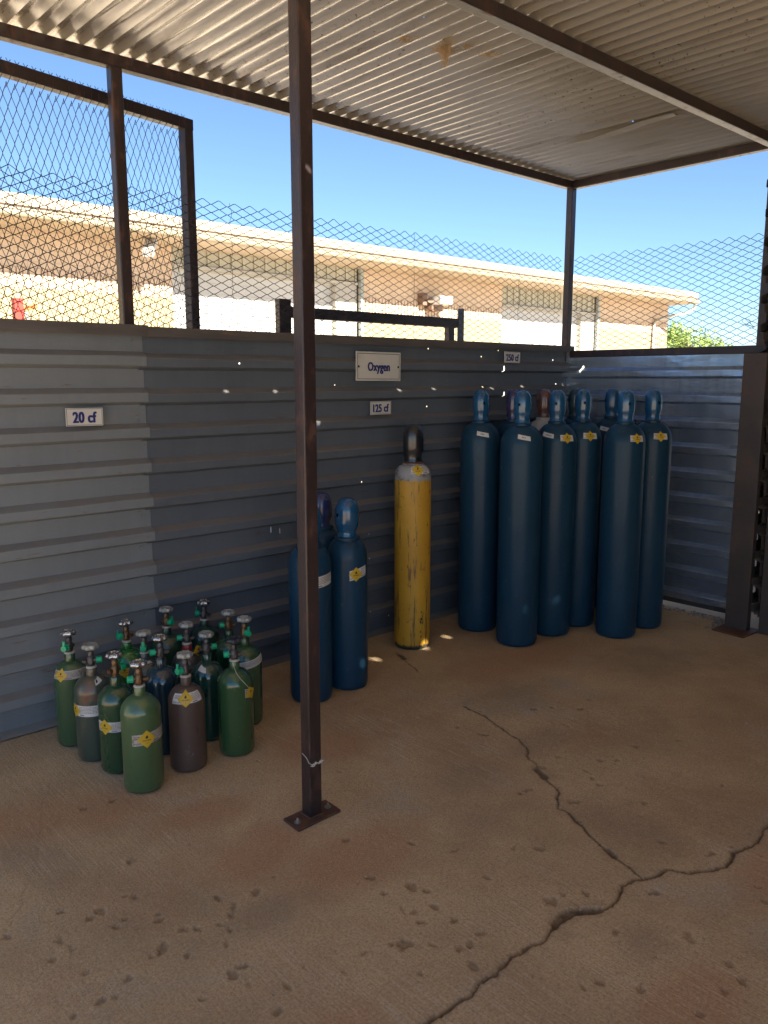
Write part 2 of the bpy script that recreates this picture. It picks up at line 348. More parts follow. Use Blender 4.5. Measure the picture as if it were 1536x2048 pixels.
    brm = ramp(nt, noise(nt, coords(nt, loc=(1, 4, 2)), 1.3, 3), .42, .6)
    c = mixc(nt, math_(nt, 'MULTIPLY', ramp(nt, br, .5, .72), math_(nt, 'MULTIPLY', brm, .55)), c, (.74, .60, .43))
    # sand grains and aggregate
    gr = noise(nt, co, 120, 5, .8); c = mixc(nt, ramp(nt, gr, .45, .66, .60), c, (.19, .130, .080))
    gr2 = noise(nt, coords(nt, loc=(3, 3, 0)), 95, 5, .8); c = mixc(nt, ramp(nt, gr2, .56, .70, .6), c, (.70, .60, .47))
    vo = N(nt, 'ShaderNodeTexVoronoi', Scale=75.0); L(nt, co, vo.inputs['Vector'])
    c = mixc(nt, ramp(nt, vo.outputs[0], .10, .04, .5), c, (.62, .56, .48))
    a = nt.nodes.new('ShaderNodeAttribute'); a.attribute_name = 'dirt'
    c = mixc(nt, math_(nt, 'MULTIPLY', a.outputs['Fac'], .85), c, (.095, .064, .040))
    L(nt, c, b.inputs['Base Color']); b.inputs['Roughness'].default_value = .82; b.inputs['Specular IOR Level'].default_value = .35
    h = math_(nt, 'ADD', math_(nt, 'MULTIPLY', math_(nt, 'MULTIPLY', br, brm), .8), math_(nt, 'MULTIPLY', noise(nt, co, 150, 6, .7), 1.0))
    bump(nt, b, h, .7, .004)
    me.materials.append(m)
    tag(link('floor', me), 'brown concrete slab', None, None, 'structure')
build_floor()

gm, nt, b = newmat('dry_dirt'); co = coords(nt)
c = mixc(nt, ramp(nt, noise(nt, co, .6, 6), .3, .7), (.60, .52, .42), (.52, .45, .35)); c = mixc(nt, ramp(nt, noise(nt, co, 30, 5), .5, .7, .5), c, (.28, .22, .16))
L(nt, c, b.inputs['Base Color']); b.inputs['Roughness'].default_value = .95; bump(nt, b, noise(nt, co, 25, 6), .5, .03)
g = MB(); g.add([(-1500, -1500, -.07), (1500, -1500, -.07), (1500, 1500, -.07), (-1500, 1500, -.07)], [(0, 1, 2, 3)])
tag(g.build('ground', gm), 'dry sandy ground', None, None, 'structure')

# ------------------------------------------------------------------ corrugated walls
PITCH = .1588
def ribbed_wall(mb, a0, a1, z0, z1, plane, axis, front, anchor=.131, depth=.036, dz=0.0, mi=0, n=14, wav=.0015, lean=0.0, seed=1):
    """sheet whose ribs run along a; front = sign of the side the ribs stand out to"""
    prof = [(z0, 0)]; k = -2
    while True:
        e = anchor + dz + PITCH * k; k += 1
        if e > z1: break
        for z, d in ((e - .016, 0), (e - .003, .93), (e, 1), (e + .036, 1), (e + .039, .94), (e + .060, 0)):
            if z0 < z < z1: prof.append((z, d))
    prof.append((z1, 0)); rr = random.Random(seed); vs = []; fs = []; m = len(prof)
    for i in range(n + 1):
        a = a0 + (a1 - a0) * i / n
        for z, d in prof:
            q = plane + front * (depth * d) + rr.uniform(-wav, wav) + lean * z
            vs.append((a, q, z + rr.uniform(-.0006, .0006)) if axis == 'x' else (q, a, z + rr.uniform(-.0006, .0006)))
    for i in range(n):
        for j in range(m - 1): fs.append((i * m + j, (i + 1) * m + j, (i + 1) * m + j + 1, i * m + j + 1))
    mb.add(vs, fs, mi)
WH = [(2.136, 1.574), (2.755, 1.467), (3.463, 1.336), (3.471, 1.678), (3.634, 1.487), (3.95, 1.64), (4.706, 1.63), (3.956, 1.449), (4.751, 1.465), (2.966, .622), (2.969, .477), (2.976, .159), (3.151, .093), (2.912, .928), (3.456, .157), (4.116, 1.682)]
WALL_HOLES = [(x, z, .0042 if i < 9 else .0034) for i, (x, z) in enumerate(WH)]
WALL_SLITS = [(2.32, .724, .0028, .017), (2.377, .712, .0026, .017), (4.135, 1.564, .006, .020), (4.141, 1.402, .005, .016)]
DUST = (.205, .165, .120)
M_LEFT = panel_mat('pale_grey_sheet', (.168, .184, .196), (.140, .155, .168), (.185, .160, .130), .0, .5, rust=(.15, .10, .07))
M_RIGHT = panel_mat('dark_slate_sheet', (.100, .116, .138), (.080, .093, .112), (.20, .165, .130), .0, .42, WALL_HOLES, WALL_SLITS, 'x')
M_SIDE = panel_mat('galvanised_sheet', (.50, .58, .70), (.32, .39, .49), (.30, .28, .24), .84, .21, [(3.05, 1.40, .003)], [(3.30, 1.568, .009, .024)], 'y', rust=(.42, .44, .46), vstreak=.5, calm=True)
M_TRIM = mat('dusty_cap_trim', (.11, .095, .088), (.075, .066, .064), .6, 0, 3, wear=(.16, .10, .07), ws=9, stretch=(1, 1, 6))
mw = thing('corrugated_wall', 'long horizontally ribbed grey metal wall carrying the white size signs', 'metal wall', (1.64, D, 0))
def loc_build(mb, name, m, parent, **k):
    """build a mesh given in world coordinates under a parent Empty"""
    o = mb.build(name, m, parent, **k); p = parent
    off = Vector((0, 0, 0))
    while p is not None: off += p.location; p = p.parent
    o.location = -off if parent.type == 'EMPTY' else o.location
    return o
FR = D + .014
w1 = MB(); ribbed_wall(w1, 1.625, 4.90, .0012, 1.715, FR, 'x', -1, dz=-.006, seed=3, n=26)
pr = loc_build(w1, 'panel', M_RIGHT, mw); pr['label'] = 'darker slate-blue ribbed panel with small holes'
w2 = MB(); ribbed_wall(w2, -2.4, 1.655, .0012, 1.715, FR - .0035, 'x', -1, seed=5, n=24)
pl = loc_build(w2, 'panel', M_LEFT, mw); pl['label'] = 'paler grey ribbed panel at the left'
tr = MB(); tr.box(-2.4, 1.668, D - .026, D + .03, 1.707, 1.734); tr.box(-2.4, 1.668, D - .028, D - .0262, 1.688, 1.7345)
loc_build(tr, 'top_trim', M_TRIM, mw)
tr = MB(); tr.box(1.670, 4.90, D - .022, D + .03, 1.704, 1.729); tr.box(1.670, 4.905, D - .024, D - .0222, 1.686, 1.7295)
loc_build(tr, 'top_trim', M_TRIM, mw)
for x, z in ((1.604, 1.669), (1.616, 1.313), (1.612, .879), (1.595, .734), (1.6, .414), (1.265, 1.408), (1.602, 1.10)):
    s_ = MB(); s_.lathe([(.0045, 0), (.0045, .002), (.0032, .0045), (.0, .0048)], 8, Matrix.Translation((x, FR - .004, z)) @ Matrix.Rotation(R(90), 4, 'X'))
    loc_build(s_, 'screw', ZINC, mw)

sw = thing('side_wall', 'shiny galvanised ribbed metal wall right of the tall blue cylinders', 'metal wall', (XS, 2.7, 0))
w3 = MB(); ribbed_wall(w3, 2.03, 3.446, .075, 1.665, XS + .012, 'y', -1, anchor=.088, dz=0, seed=8, n=8, wav=.0012)
loc_build(w3, 'panel', M_SIDE, sw)
w4 = MB(); w4.bar((XS + .03, 3.41, 1.672), (XS + .03, 2.05, 1.672), .05, .048); loc_build(w4, 'top_rail', STEEL, sw)
w5 = MB(); w5.box(XS + .004, XS + .012, 2.05, 3.40, .062, .078); w5.bar((XS + .045, 3.4, .06), (XS + .045, 2.05, .06), .04, .04)
loc_build(w5, 'bottom_rail', DARKSTEEL, sw)

# ------------------------------------------------------------------ roof shelter
shed = thing('steel_shelter', 'open steel shelter with brown square posts, beams and a corrugated roof overhead', 'shelter', (1.545, 2.085, 0))
ZB = 2.788; ZT = 2.840
def post(x0, x1, y0, y1, z0, z1, m=STEEL):
    p = MB(); p.bar(((x0 + x1) / 2, (y0 + y1) / 2, z0), ((x0 + x1) / 2, (y0 + y1) / 2, z1), x1 - x0, y1 - y0, up=(0, 1, 0), rad=.005)
    return loc_build(p, 'post', m, shed)
cp = post(1.5215, 1.5725, 2.060, 2.111, .008, ZB, STEEL); cp['label'] = 'centre post with a bolted base plate'
def child_world(mb, name, m, parent):
    o = mb.build(name, m, parent); p = parent; off = Vector((0, 0, 0))
    while p is not None: off += p.location; p = p.parent
    o.location = -off; return o
bpm = MB(); cs = [(1.449, 2.030), (1.634, 2.036), (1.637, 2.126), (1.452, 2.122)]
bpm.add([(x, y, .001) for x, y in cs] + [(x, y, .0095) for x, y in cs], [(3, 2, 1, 0), (4, 5, 6, 7), (0, 1, 5, 4), (1, 2, 6, 5), (2, 3, 7, 6), (3, 0, 4, 7)])
bpm.tube([(1.519, 2.0575, .0105), (1.575, 2.0575, .0105), (1.575, 2.1135, .0105), (1.519, 2.1135, .0105), (1.519, 2.0575, .0105)], .0035, 6)
child_world(bpm, 'base_plate', RUSTY, cp)
for x, y in ((1.474, 2.070), (1.612, 2.080)):
    bo = MB(); bo.lathe([(.012, .0095), (.012, .0115), (.0078, .0117)], 14, Matrix.Translation((x, y, 0)))
    bo.lathe([(.0074, .0115), (.0074, .0165), (.0062, .0178)], 6, Matrix.Translation((x, y, 0)), smooth=False)
    bo.lathe([(.0036, .017), (.0036, .024), (.003, .025)], 8, Matrix.Translation((x, y, 0)))
    child_world(bo, 'bolt', ZINC, cp)
post(1.570, 1.620, D + .002, D + .052, 1.733, ZB)
post(XS + .0, XS + .05, D + .002, D + .052, 1.62, ZB)
post(-.23, -.18, D + .002, D + .052, 1.733, ZB)
post(XS + .003, XS + .053, 2.058, 2.109, 1.694, ZB)
for xx in (-.23, 4.85):
    for yy in (-2.6, -4.2): post(xx, xx + .05, yy, yy + .05, .001, ZB)
def beam(p0, p1, m=STEEL):
    q = MB(); q.bar(p0, p1, .051, ZT - ZB, rad=.005); return loc_build(q, 'beam', m, shed)
zm = (ZB + ZT) / 2
beam((-.25, D + .0265, zm), (XS - .002, D + .0265, zm))
beam((-.25, 2.0855, zm), (7.8, 2.0855, zm))
q = MB(); q.bar((XS + .0265, D + .052, zm), (XS + .0265, 2.113, zm), .051, ZT - ZB - .001, rad=.005); loc_build(q, 'beam', STEEL, shed)
for yy in (.55, -1.05, -2.6, -4.2): beam((-.25, yy, zm), (7.8, yy, zm))  # beams out of view, added for shading
# roof sheets -------------------------------------------------------
SPOTS = [(2.757, 3.124, 0), (3.319, 3.112, 0), (3.085, 3.07, .0), (3.072, 3.10, .0), (2.064, 3.42, 1.435), (2.346, 3.42, 1.437), (3.207, 3.42, 1.428), (3.495, 3.42, 1.434), (4.029, 3.42, 1.436), (4.358, 3.42, 1.46), (2.613, 3.42, 1.258), (4.83, 3.276, 1.568), (1.553, 2.06, 2.127), (2.43, 2.842, .129), (3.5, 2.695, .211), (3.779, 2.691, .226), (4.282, 2.461, .331)]
ZR = 2.851
RH = []
for i, (x, y, z) in enumerate(SPOTS):
    t = (ZR - z) / -sdir.z; RH.append((x - sdir.x * t, y - sdir.y * t, .016 if z < .1 else (.011 if i != 11 else .018)))
RH += [(2.66, 2.455, .0035), (2.75, 2.40, .0045), (2.765, 2.392, .003), (2.335, 2.36, .003), (3.12, 2.463, .004), (3.335, 2.425, .004), (3.50, 2.428, .0045), (2.58, 2.50, .004), (3.73, 2.44, .004), (4.05, 2.50, .005)]
m, nt, b = newmat('galvanised_roof_underside'); co = coords(nt)
c = mixc(nt, ramp(nt, noise(nt, coords(nt, (1, .25, 1)), 3, 5), .3, .7), (.80, .76, .68), (.66, .62, .555))
c = mixc(nt, ramp(nt, noise(nt, coords(nt, (9, 1.2, 1), loc=(3, 1, 0)), 1.0, 5, .6), .56, .72, .6), c, (.28, .24, .19))
fk = ramp(nt, noise(nt, coords(nt, (60, 34, 1)), 1.0, 5, .75), .60, .66)
fk = math_(nt, 'MULTIPLY', fk, ramp(nt, noise(nt, coords(nt, (1.3, .7, 1), loc=(2.6, 0, 0)), 1.0, 4, .6), .44, .56))
c = mixc(nt, fk, c, (.12, .085, .055))
L(nt, c, b.inputs['Base Color']); b.inputs['Metallic'].default_value = .7; b.inputs['Roughness'].default_value = .24
bump(nt, b, noise(nt, coords(nt, (2, .5, 1)), 6, 5), .18, .02)
cut_holes(nt, b, RH, (), 'z'); M_ROOF = m
CP = .0745
def corr(x0, npitch, y0, y1, zo=0.0, tilt=0.0, amp=.0088, n=None, droop=0.0):
    mb = MB(); per = 16; vs = []; fs = []; m_ = npitch * per + 1; n = n or max(3, int((y1 - y0) / .5))
    for j in range(n + 1):
        y = y0 + (y1 - y0) * j / n
        for i in range(m_):
            ph = 2 * math.pi * i / per; x = x0 + CP * i / per
            s_ = math.cos(ph); zz = amp * (1 - abs(math.sin(ph / 2)) ** .95 * 2) * -1
            vs.append((x, y, ZR + zz + zo + tilt * (x - x0) + droop * math.sin(math.pi * j / n)))
    for j in range(n):
        for i in range(m_ - 1): fs.append((j * m_ + i, (j + 1) * m_ + i, (j + 1) * m_ + i + 1, j * m_ + i + 1))
    mb.add(vs, fs, 0, True); return mb
x = -.25; k = 0; NP = 9
while x < 7.6:
    y1 = 3.56 if x < 4.75 else 2.14
    YR = -4.3
    zo = .0012 * (k % 2); split = 4.0 < x + .3 < 4.95
    if split:
        nn = int((4.905 - x) / CP); loc_build(corr(x, nn, 2.80, y1, zo + .0022), 'roof_sheet', M_ROOF, shed, sharp=24)
        loc_build(corr(x, nn, 2.12, 2.84, zo), 'roof_sheet', M_ROOF, shed, sharp=24); loc_build(corr(x, NP, YR, 2.119, zo), 'roof_sheet', M_ROOF, shed, sharp=24)
    else: loc_build(corr(x, NP, YR, y1 + random.uniform(-.01, .012), zo, tilt=random.uniform(-.001, .002)), 'roof_sheet', M_ROOF, shed, sharp=24)
    x += CP * (NP - 1); k += 1
st = MB(); P = [(4.085, 2.93, 2.835), (4.075, 2.78, 2.822), (4.06, 2.6, 2.826), (4.05, 2.42, 2.836), (4.05, 2.26, 2.839)]
vs = []; 
for p, w_ in zip(P, (.03, .06, .075, .07, .05)): vs += [(p[0] - w_ / 2, p[1], p[2] + .004), (p[0] - w_ / 2 + .006, p[1], p[2]), (p[0] + w_ / 2, p[1], p[2] - .002), (p[0] + w_ / 2, p[1], p[2] + .006)]
st.add(vs, [(i * 4 + j, (i + 1) * 4 + j, (i + 1) * 4 + j + 1, i * 4 + j + 1) for i in range(4) for j in range(3)])
loc_build(st, 'loose_strip', mat('dull_strip', (.17, .155, .13), (.13, .12, .10), .6, .1, 6), shed)['label'] = 'bent loose metal strip hanging under the roof'
# wide brown post by the side wall, narrow sheets beyond it
bay = thing('end_post', 'wide brown steel post on a base plate at the right end of the galvanised wall', 'post', (4.73, 2.04, 0))
p = MB(); p.bar((4.735, 2.044, .010), (4.735, 2.044, 1.645), .135, .052, up=(1, 0, 0), rad=.004); loc_build(p, 'post', DARKSTEEL, bay)
p = MB(); cs = [(4.60, 2.135), (4.585, 1.94), (4.80, 1.93), (4.80, 2.13)]
p.add([(x, y, .001) for x, y in cs] + [(x, y, .010) for x, y in cs], [(0, 1, 2, 3), (7, 6, 5, 4), (4, 5, 1, 0), (5, 6, 2, 1), (6, 7, 3, 2), (7, 4, 0, 3)])
loc_build(p, 'base_plate', RUSTY, bay)
p = MB(); p.bar((4.80, 1.863, 0), (4.80, 1.863, ZB - .002), .125, .10, up=(1, 0, 0), rad=.005)
o = p.build('gate_post', DARKSTEEL); tag(o, 'dark brown post cut off by the right edge of the view, nearest the camera', 'post')
pw = thing('partition_wall', 'dark ribbed metal sheets seen edge-on between the two right-hand posts', 'metal wall', (4.75, 1.95, 0))
M_PART = panel_mat('dull_brown_sheet', (.10, .085, .075), (.07, .06, .055), DUST, 0, .6)
p = MB(); ribbed_wall(p, 4.735, 7.4, .10, 2.74, 1.925, 'x', 1, depth=.042, lean=.030, seed=12); loc_build(p, 'panel', M_PART, pw)
p = MB(); ribbed_wall(p, 4.775, 7.4, .10, 2.74, 1.962, 'x', 1, depth=.042, lean=.030, dz=.05, seed=13); loc_build(p, 'panel', M_PART, pw)

ow = thing('light_block_wall', 'unseen ribbed metal wall added on the right to block light', 'metal wall', (7.9, -1.5, 0))  # added wall out of view, keeps light from coming in at the right
p = MB(); ribbed_wall(p, -5.2, 2.0, .0, 2.83, 7.9, 'y', -1, seed=21); loc_build(p, 'panel', M_PART, ow)
ow = thing('light_block_wall', 'unseen ribbed metal wall added at the back to block light', 'metal wall', (4, -4.35, 0))  # added wall behind the camera, so light enters from the left
p = MB(); ribbed_wall(p, 1.0, 7.9, .0, 2.83, -4.35, 'x', 1, seed=22); loc_build(p, 'panel', M_PART, ow)
# ------------------------------------------------------------------ wire meshes
def wire_mesh_h(mb, a0, a1, z0, z1, plane, axis, wd_, hp, r=.0017, seed=2, jag=.0009):
    """woven wires that zig-zag along the wall, making wide flat diamonds"""
    rr = random.Random(seed); rows = int((z1 - z0) / hp); n = int((a1 - a0) / (wd_ / 2))
    off = {}
    for k in range(rows):
        pts = []
        for i in range(n + 1):
            a = a0 + i * wd_ / 2; up = (i + k) % 2
            zz = z0 + hp * (k + .5) + (hp * .5 if up else -hp * .5)
            q = plane + (.0015 if up else -.0015)
            dx = .003 * math.sin(a * 2.3) + rr.uniform(-jag, jag)
            zz += .0025 * math.sin(a * 1.7 + 1) + rr.uniform(-jag, jag) * .6
            if k == rows - 1 and up: zz += rr.uniform(-.001, .006)
            for t in (-.0035, .0035):
                pts.append((a + dx + t, q, zz) if axis == 'x' else (q, a + dx + t, zz))
        mb.tube(pts, r, 4, smooth=False)
WIRE = mat('dark_fence_wire', (.022, .032, .042), (.032, .034, .038), .55, .2, 20)
mf = thing('mesh_fence', 'wide-diamond wire mesh fence standing on the long grey wall', 'wire fence', (3.2, D, 1.73))
p = MB(); wire_mesh_h(p, -2.4, 4.85, 1.735, 2.352, D + .060, 'x', .0866, .0187); loc_build(p, 'wire_mesh', WIRE, mf)
rr = random.Random(4)
for x0, zz0, zz1 in ((3.39, 1.74, 2.34), (2.16, 1.74, 2.33), (4.36, 1.76, 2.2)):
    p = MB(); pts = [(x0 + rr.uniform(-.006, .006), D + .056 + rr.uniform(-.004, .004), zz0 + (zz1 - zz0) * i / 30) for i in range(31)]; p.tube(pts, .0012, 4)
    loc_build(p, 'lacing_wire', WIRE, mf)
sf = thing('mesh_fence', 'wide-diamond wire mesh fence on the side wall, right of the corner post', 'wire fence', (XS, 2.7, 1.70))
p = MB(); wire_mesh_h(p, 2.113, 3.425, 1.705, 2.345, XS + .03, 'y', .0866, .0190, seed=6); loc_build(p, 'wire_mesh', WIRE, sf)
p = MB()
for t in range(5):
    a = Vector((XS + .02, 2.13, 1.80)); p.tube([a, a + Vector((-.01, .02 + .012 * t, .02 + .01 * (t % 3))), a + Vector((-.02, .03 + .01 * t, .05 - .03 * (t % 2)))], .0013, 4)
loc_build(p, 'lacing_wire', WIRE, sf)

# swung-open gate behind the mesh
gate = thing('mesh_gate', 'tall brown-framed gate leaf of narrow-diamond chain link behind the wide mesh', 'gate', (2.03, 3.66, 0))
A = Vector((1.04, 3.474, 0)); B = Vector((2.053, 3.658, 0)); gd = (B - A).normalized()
def gp(s_, z, o=0.0): q = A + gd * s_ + Vector((-gd.y, gd.x, 0)) * o; return (q.x, q.y, z)
GL = (B - A).length; ZG = 2.718
p = MB(); p.bar(gp(-.02, ZG - .025), gp(GL, ZG - .025), .05, .05); loc_build(p, 'top_rail', STEEL, gate)
p = MB(); p.bar(gp(GL - .026, .3), gp(GL - .026, ZG - .0505), .052, .05, up=(gd.x, gd.y, 0)); loc_build(p, 'stile', STEEL, gate)
p = MB(); p.bar(gp(.03, .35), gp(GL - .053, .35), .05, .05); loc_build(p, 'bottom_rail', STEEL, gate)
p = MB(); rr = random.Random(9); wv, hz = .0176, .090; n = int((GL - .02) / wv)
for i in range(n):
    s0 = GL - .05 - i * wv; pts = []
    k = 0; z = 1.62
    while z < ZG - .045:
        sd_ = 1 if (k + i) % 2 else -1
        for t in (-.004, .004): pts.append(gp(s0 + sd_ * wv * .5 + rr.uniform(-.0006, .0006), z + t, .03 + sd_ * .0012))
        z += hz / 2; k += 1
    p.tube(pts, .0016, 4, smooth=False)
loc_build(p, 'wire_mesh', WIRE, gate)
for i in range(0, n, 2):
    s0 = GL - .05 - i * wv; p = MB()
    p.tube([gp(s0 - .009, ZG + .014, -.012), gp(s0, ZG + .001, -.012), gp(s0, ZG - .02, -.0275), gp(s0, ZG - .05, -.0275), gp(s0, ZG - .085, .02)], .0015, 4)
    p.tube([gp(s0, ZG + .0005, -.012), gp(s0 + .010, ZG + .012, -.012)], .0014, 4)
    loc_build(p, 'tie_wire', WIRE, gate)

# ------------------------------------------------------------------ signs
WHITE = mat('sign_white', (.62, .60, .55), (.56, .54, .50), .35, 0, 5, seed=2)
BLUE = mat('sign_blue_ink', (.012, .018, .16), (.015, .02, .13), .5, 0, 30)
NAVY = mat('sign_border_ink', (.02, .022, .05), (.02, .022, .05), .5, 0, 30)
def sign(label, x0, x1, z0, z1, word, lw, lh, inset, holes=False, tilt=0.0):
    cx, cz = (x0 + x1) / 2, (z0 + z1) / 2; y = FR - .0375 - .0035
    o = thing('wall_sign', label, 'sign', (cx, y, cz), 'white signs on the grey wall')
    o.rotation_euler = (0, tilt, 0)
    W, H = (x1 - x0) / 2, (z1 - z0) / 2
    p = MB(); p.bar((-W, 0, 0), (W, 0, 0), .004, 2 * H, rad=.0008); p.build('plate', WHITE, o)
    p = MB(); t = .0028 if H > .05 else .0016; i_ = inset; yf = -.0024
    for a, b_, c_, d_ in ((-W + i_, W - i_, H - i_ - t, H - i_), (-W + i_, W - i_, -H + i_, -H + i_ + t), (-W + i_, -W + i_ + t, -H + i_ + t, H - i_ - t), (W - i_ - t, W - i_, -H + i_ + t, H - i_ - t)):
        p.add([(a, yf, c_), (b_, yf, c_), (b_, yf, d_), (a, yf, d_)], [(0, 1, 2, 3)])
    p.build('border', NAVY, o)
    vs, fs = text2d(word, lh * 1.06, lw * .93, .02); p = MB(); [p.add([(v[0] + ox * lh, -.0027 - oy, v[1]) for v in vs], fs) for ox, oy in ((0, 0), (-.026, .00008), (.026, .00016), (-.045, .00024), (.045, .00032))]; p.build('lettering', BLUE, o)
    if holes:
        for sx in (-1, 1):
            p = MB(); p.lathe([(.0065, 0), (.0065, .002), (.004, .0035), (0, .0036)], 12, Matrix.Translation((sx * (W - .018), -.002, -.002)) @ Matrix.Rotation(R(90), 4, 'X')); p.build('screw', DARKSTEEL, o)
sign('large white enamel sign reading Oxygen', 2.871, 3.203, 1.489, 1.648, 'Oxygen', .175, .046, .009, True, R(.3))
sign('small white sign reading 125 cf below the large sign', 2.975, 3.130, 1.301, 1.376, '125 cf', .126, .042, .003, tilt=R(-.6))
sign('white sign reading 20 cf on the paler left panel', 1.279, 1.438, 1.302, 1.378, '20 cf', .108, .044, .003, tilt=R(.5))
sign('small white sign reading 250 cf high above the tall cylinders', 4.130, 4.289, 1.602, 1.675, '250 cf', .138, .042, .002, tilt=R(.4))

# ------------------------------------------------------------------ cylinders
LABELW = mat('label_white', (.66, .64, .60), (.56, .53, .48), .4, 0, 20)
LABELD = mat('label_dirty', (.55, .50, .43), (.40, .35, .29), .6, 0, 26, wear=(.25, .18, .13), ws=40, wlo=.55)
YEL = mat('label_yellow', (.62, .40, .025), (.55, .34, .02), .4, 0, 20)
INK = mat('label_ink', (.02, .018, .016), (.03, .02, .02), .5, 0, 20)
REDINK = mat('label_red_ink', (.35, .03, .03), (.3, .03, .05), .5, 0, 20)
BLUINK = mat('label_blue_ink', (.03, .04, .22), (.03, .04, .18), .5, 0, 20)
GREENCAP = mat('green_plastic', (.005, .42, .20), (.005, .36, .17), .32, 0, 20)
BRASS = mat('aged_brass', (.22, .13, .06), (.13, .08, .045), .42, .75, 30, wear=(.10, .07, .05), ws=50)
DULLV = mat('dull_chrome_valve', (.13, .115, .11), (.08, .07, .068), .42, .7, 30, wear=(.10, .075, .06), ws=50)
CHROME = mat('cast_handwheel', (.52, .52, .54), (.36, .36, .38), .24, .9, 40)
PALEWH = mat('weathered_handwheel', (.42, .43, .39), (.32, .32, .29), .5, .4, 40)
BLACKWH = mat('black_handwheel', (.03, .035, .045), (.05, .055, .065), .3, .2, 40)
TAPE = mat('neck_tape', (.50, .47, .40), (.35, .32, .27), .6, 0, 50)
CORD = mat('white_wire', (.55, .53, .46), (.45, .43, .38), .6, 0, 20)
HOLE = mat('dark_opening', (.006, .006, .008), (.006, .006, .008), .9, 0, 10)

def paint(name, c, c2=None, rough=.3, spec=.5, wear=None, ws=9, wlo=.64, whi=.72, seed=0, coat=.75):
    m = mat(name, c, c2 or tuple(v * .8 for v in c), rough, 0, 5, wear=wear, ws=ws, wlo=wlo, whi=whi, bmp=.16, bs=140, coat=coat, stretch=(1, 1, .45), seed=seed)
    nt = m.node_tree; b = nt.nodes['Principled BSDF']; b.inputs['Specular IOR Level'].default_value = spec
    oi = nt.nodes.new('ShaderNodeObjectInfo'); va_ = nt.nodes.new('ShaderNodeVectorMath'); va_.operation = 'MULTIPLY_ADD'
    L(nt, oi.outputs['Random'], va_.inputs[0]); va_.inputs[1].default_value = (7, 19, 31); L(nt, coords(nt, (1, 1, .6)), va_.inputs[2]); v = va_.outputs[0]
    src = b.inputs['Base Color'].links[0].from_socket
    cc = mixc(nt, ramp(nt, noise(nt, v, 42, 6, .8), .605, .655, .8), src, tuple(x_ * .35 + .008 for x_ in c))
    cc = mixc(nt, ramp(nt, noise(nt, v, 27, 6, .8), .63, .67, .6), cc, tuple(x_ * 1.6 + .05 for x_ in c))
    L(nt, cc, b.inputs['Base Color'])
    return m

class Wrap:
    """maps (s, t) on the skin of a lathe profile; s runs to the right as the camera sees it"""
    def __init__(w_, prof, th0): w_.p = prof; w_.th = th0
    def rad(w_, z):
        for (r0, z0), (r1, z1) in zip(w_.p[:-1], w_.p[1:]):
            if z0 <= z <= z1 and z1 > z0: return r0 + (r1 - r0) * (z - z0) / (z1 - z0)
        return w_.p[0][0]
    def pt(w_, a, z, off): rr = w_.rad(z) + off; return (rr * math.cos(w_.th + a), rr * math.sin(w_.th + a), z)
    def patch(w_, mb, a0, a1, z0, z1, off=.0007, n=None, m_=6, slope=0.0, cut=0.0):
        n = n or max(4, int(abs(a1 - a0) / .09)); vs = []
        for i in range(n + 1):
            a = a0 + (a1 - a0) * i / n
            for j in range(m_ + 1):
                t = j / m_; z = z0 + (z1 - z0) * t + slope * (a - (a0 + a1) / 2)
                sh = cut * (t - .5) * (1 - 2 * i / n) if cut else 0
                vs.append(w_.pt(a + sh, z, off))
        mb.add(vs, [(i * (m_ + 1) + j, (i + 1) * (m_ + 1) + j, (i + 1) * (m_ + 1) + j + 1, i * (m_ + 1) + j + 1) for i in range(n) for j in range(m_)], 0, True)
    def shape(w_, mb, pts, fs, ac, zc, off=.0014, rot=0.0, mi=0):
        rr = w_.rad(zc); vs = []
        for s_, t in pts:
            s2 = s_ * math.cos(rot) - t * math.sin(rot); t2 = s_ * math.sin(rot) + t * math.cos(rot)
            vs.append(w_.pt(ac + s2 / rr, zc + t2, off))
        mb.add(vs, fs, mi)
    def diamond(w_, mb, ac, zc, h, off=.0022, rot=0.0):
        n = 8; pts = []; 
        for i in range(n + 1):
            for j in range(n + 1):
                a = (i / n - .5) * h * math.sqrt(2) ; b = (j / n - .5) * h * math.sqrt(2); pts.append(((a - b) / 2, (a + b) / 2))
        w_.shape(mb, pts, [(i * (n + 1) + j, (i + 1) * (n + 1) + j, (i + 1) * (n + 1) + j + 1, i * (n + 1) + j + 1) for i in range(n) for j in range(n)], ac, zc, off, rot)
FLAME = [(-.10, -.18), (.10, -.18), (.17, -.05), (.13, .10), (.05, .28), (.02, .12), (-.05, .20), (-.14, .02), (-.16, -.08)]
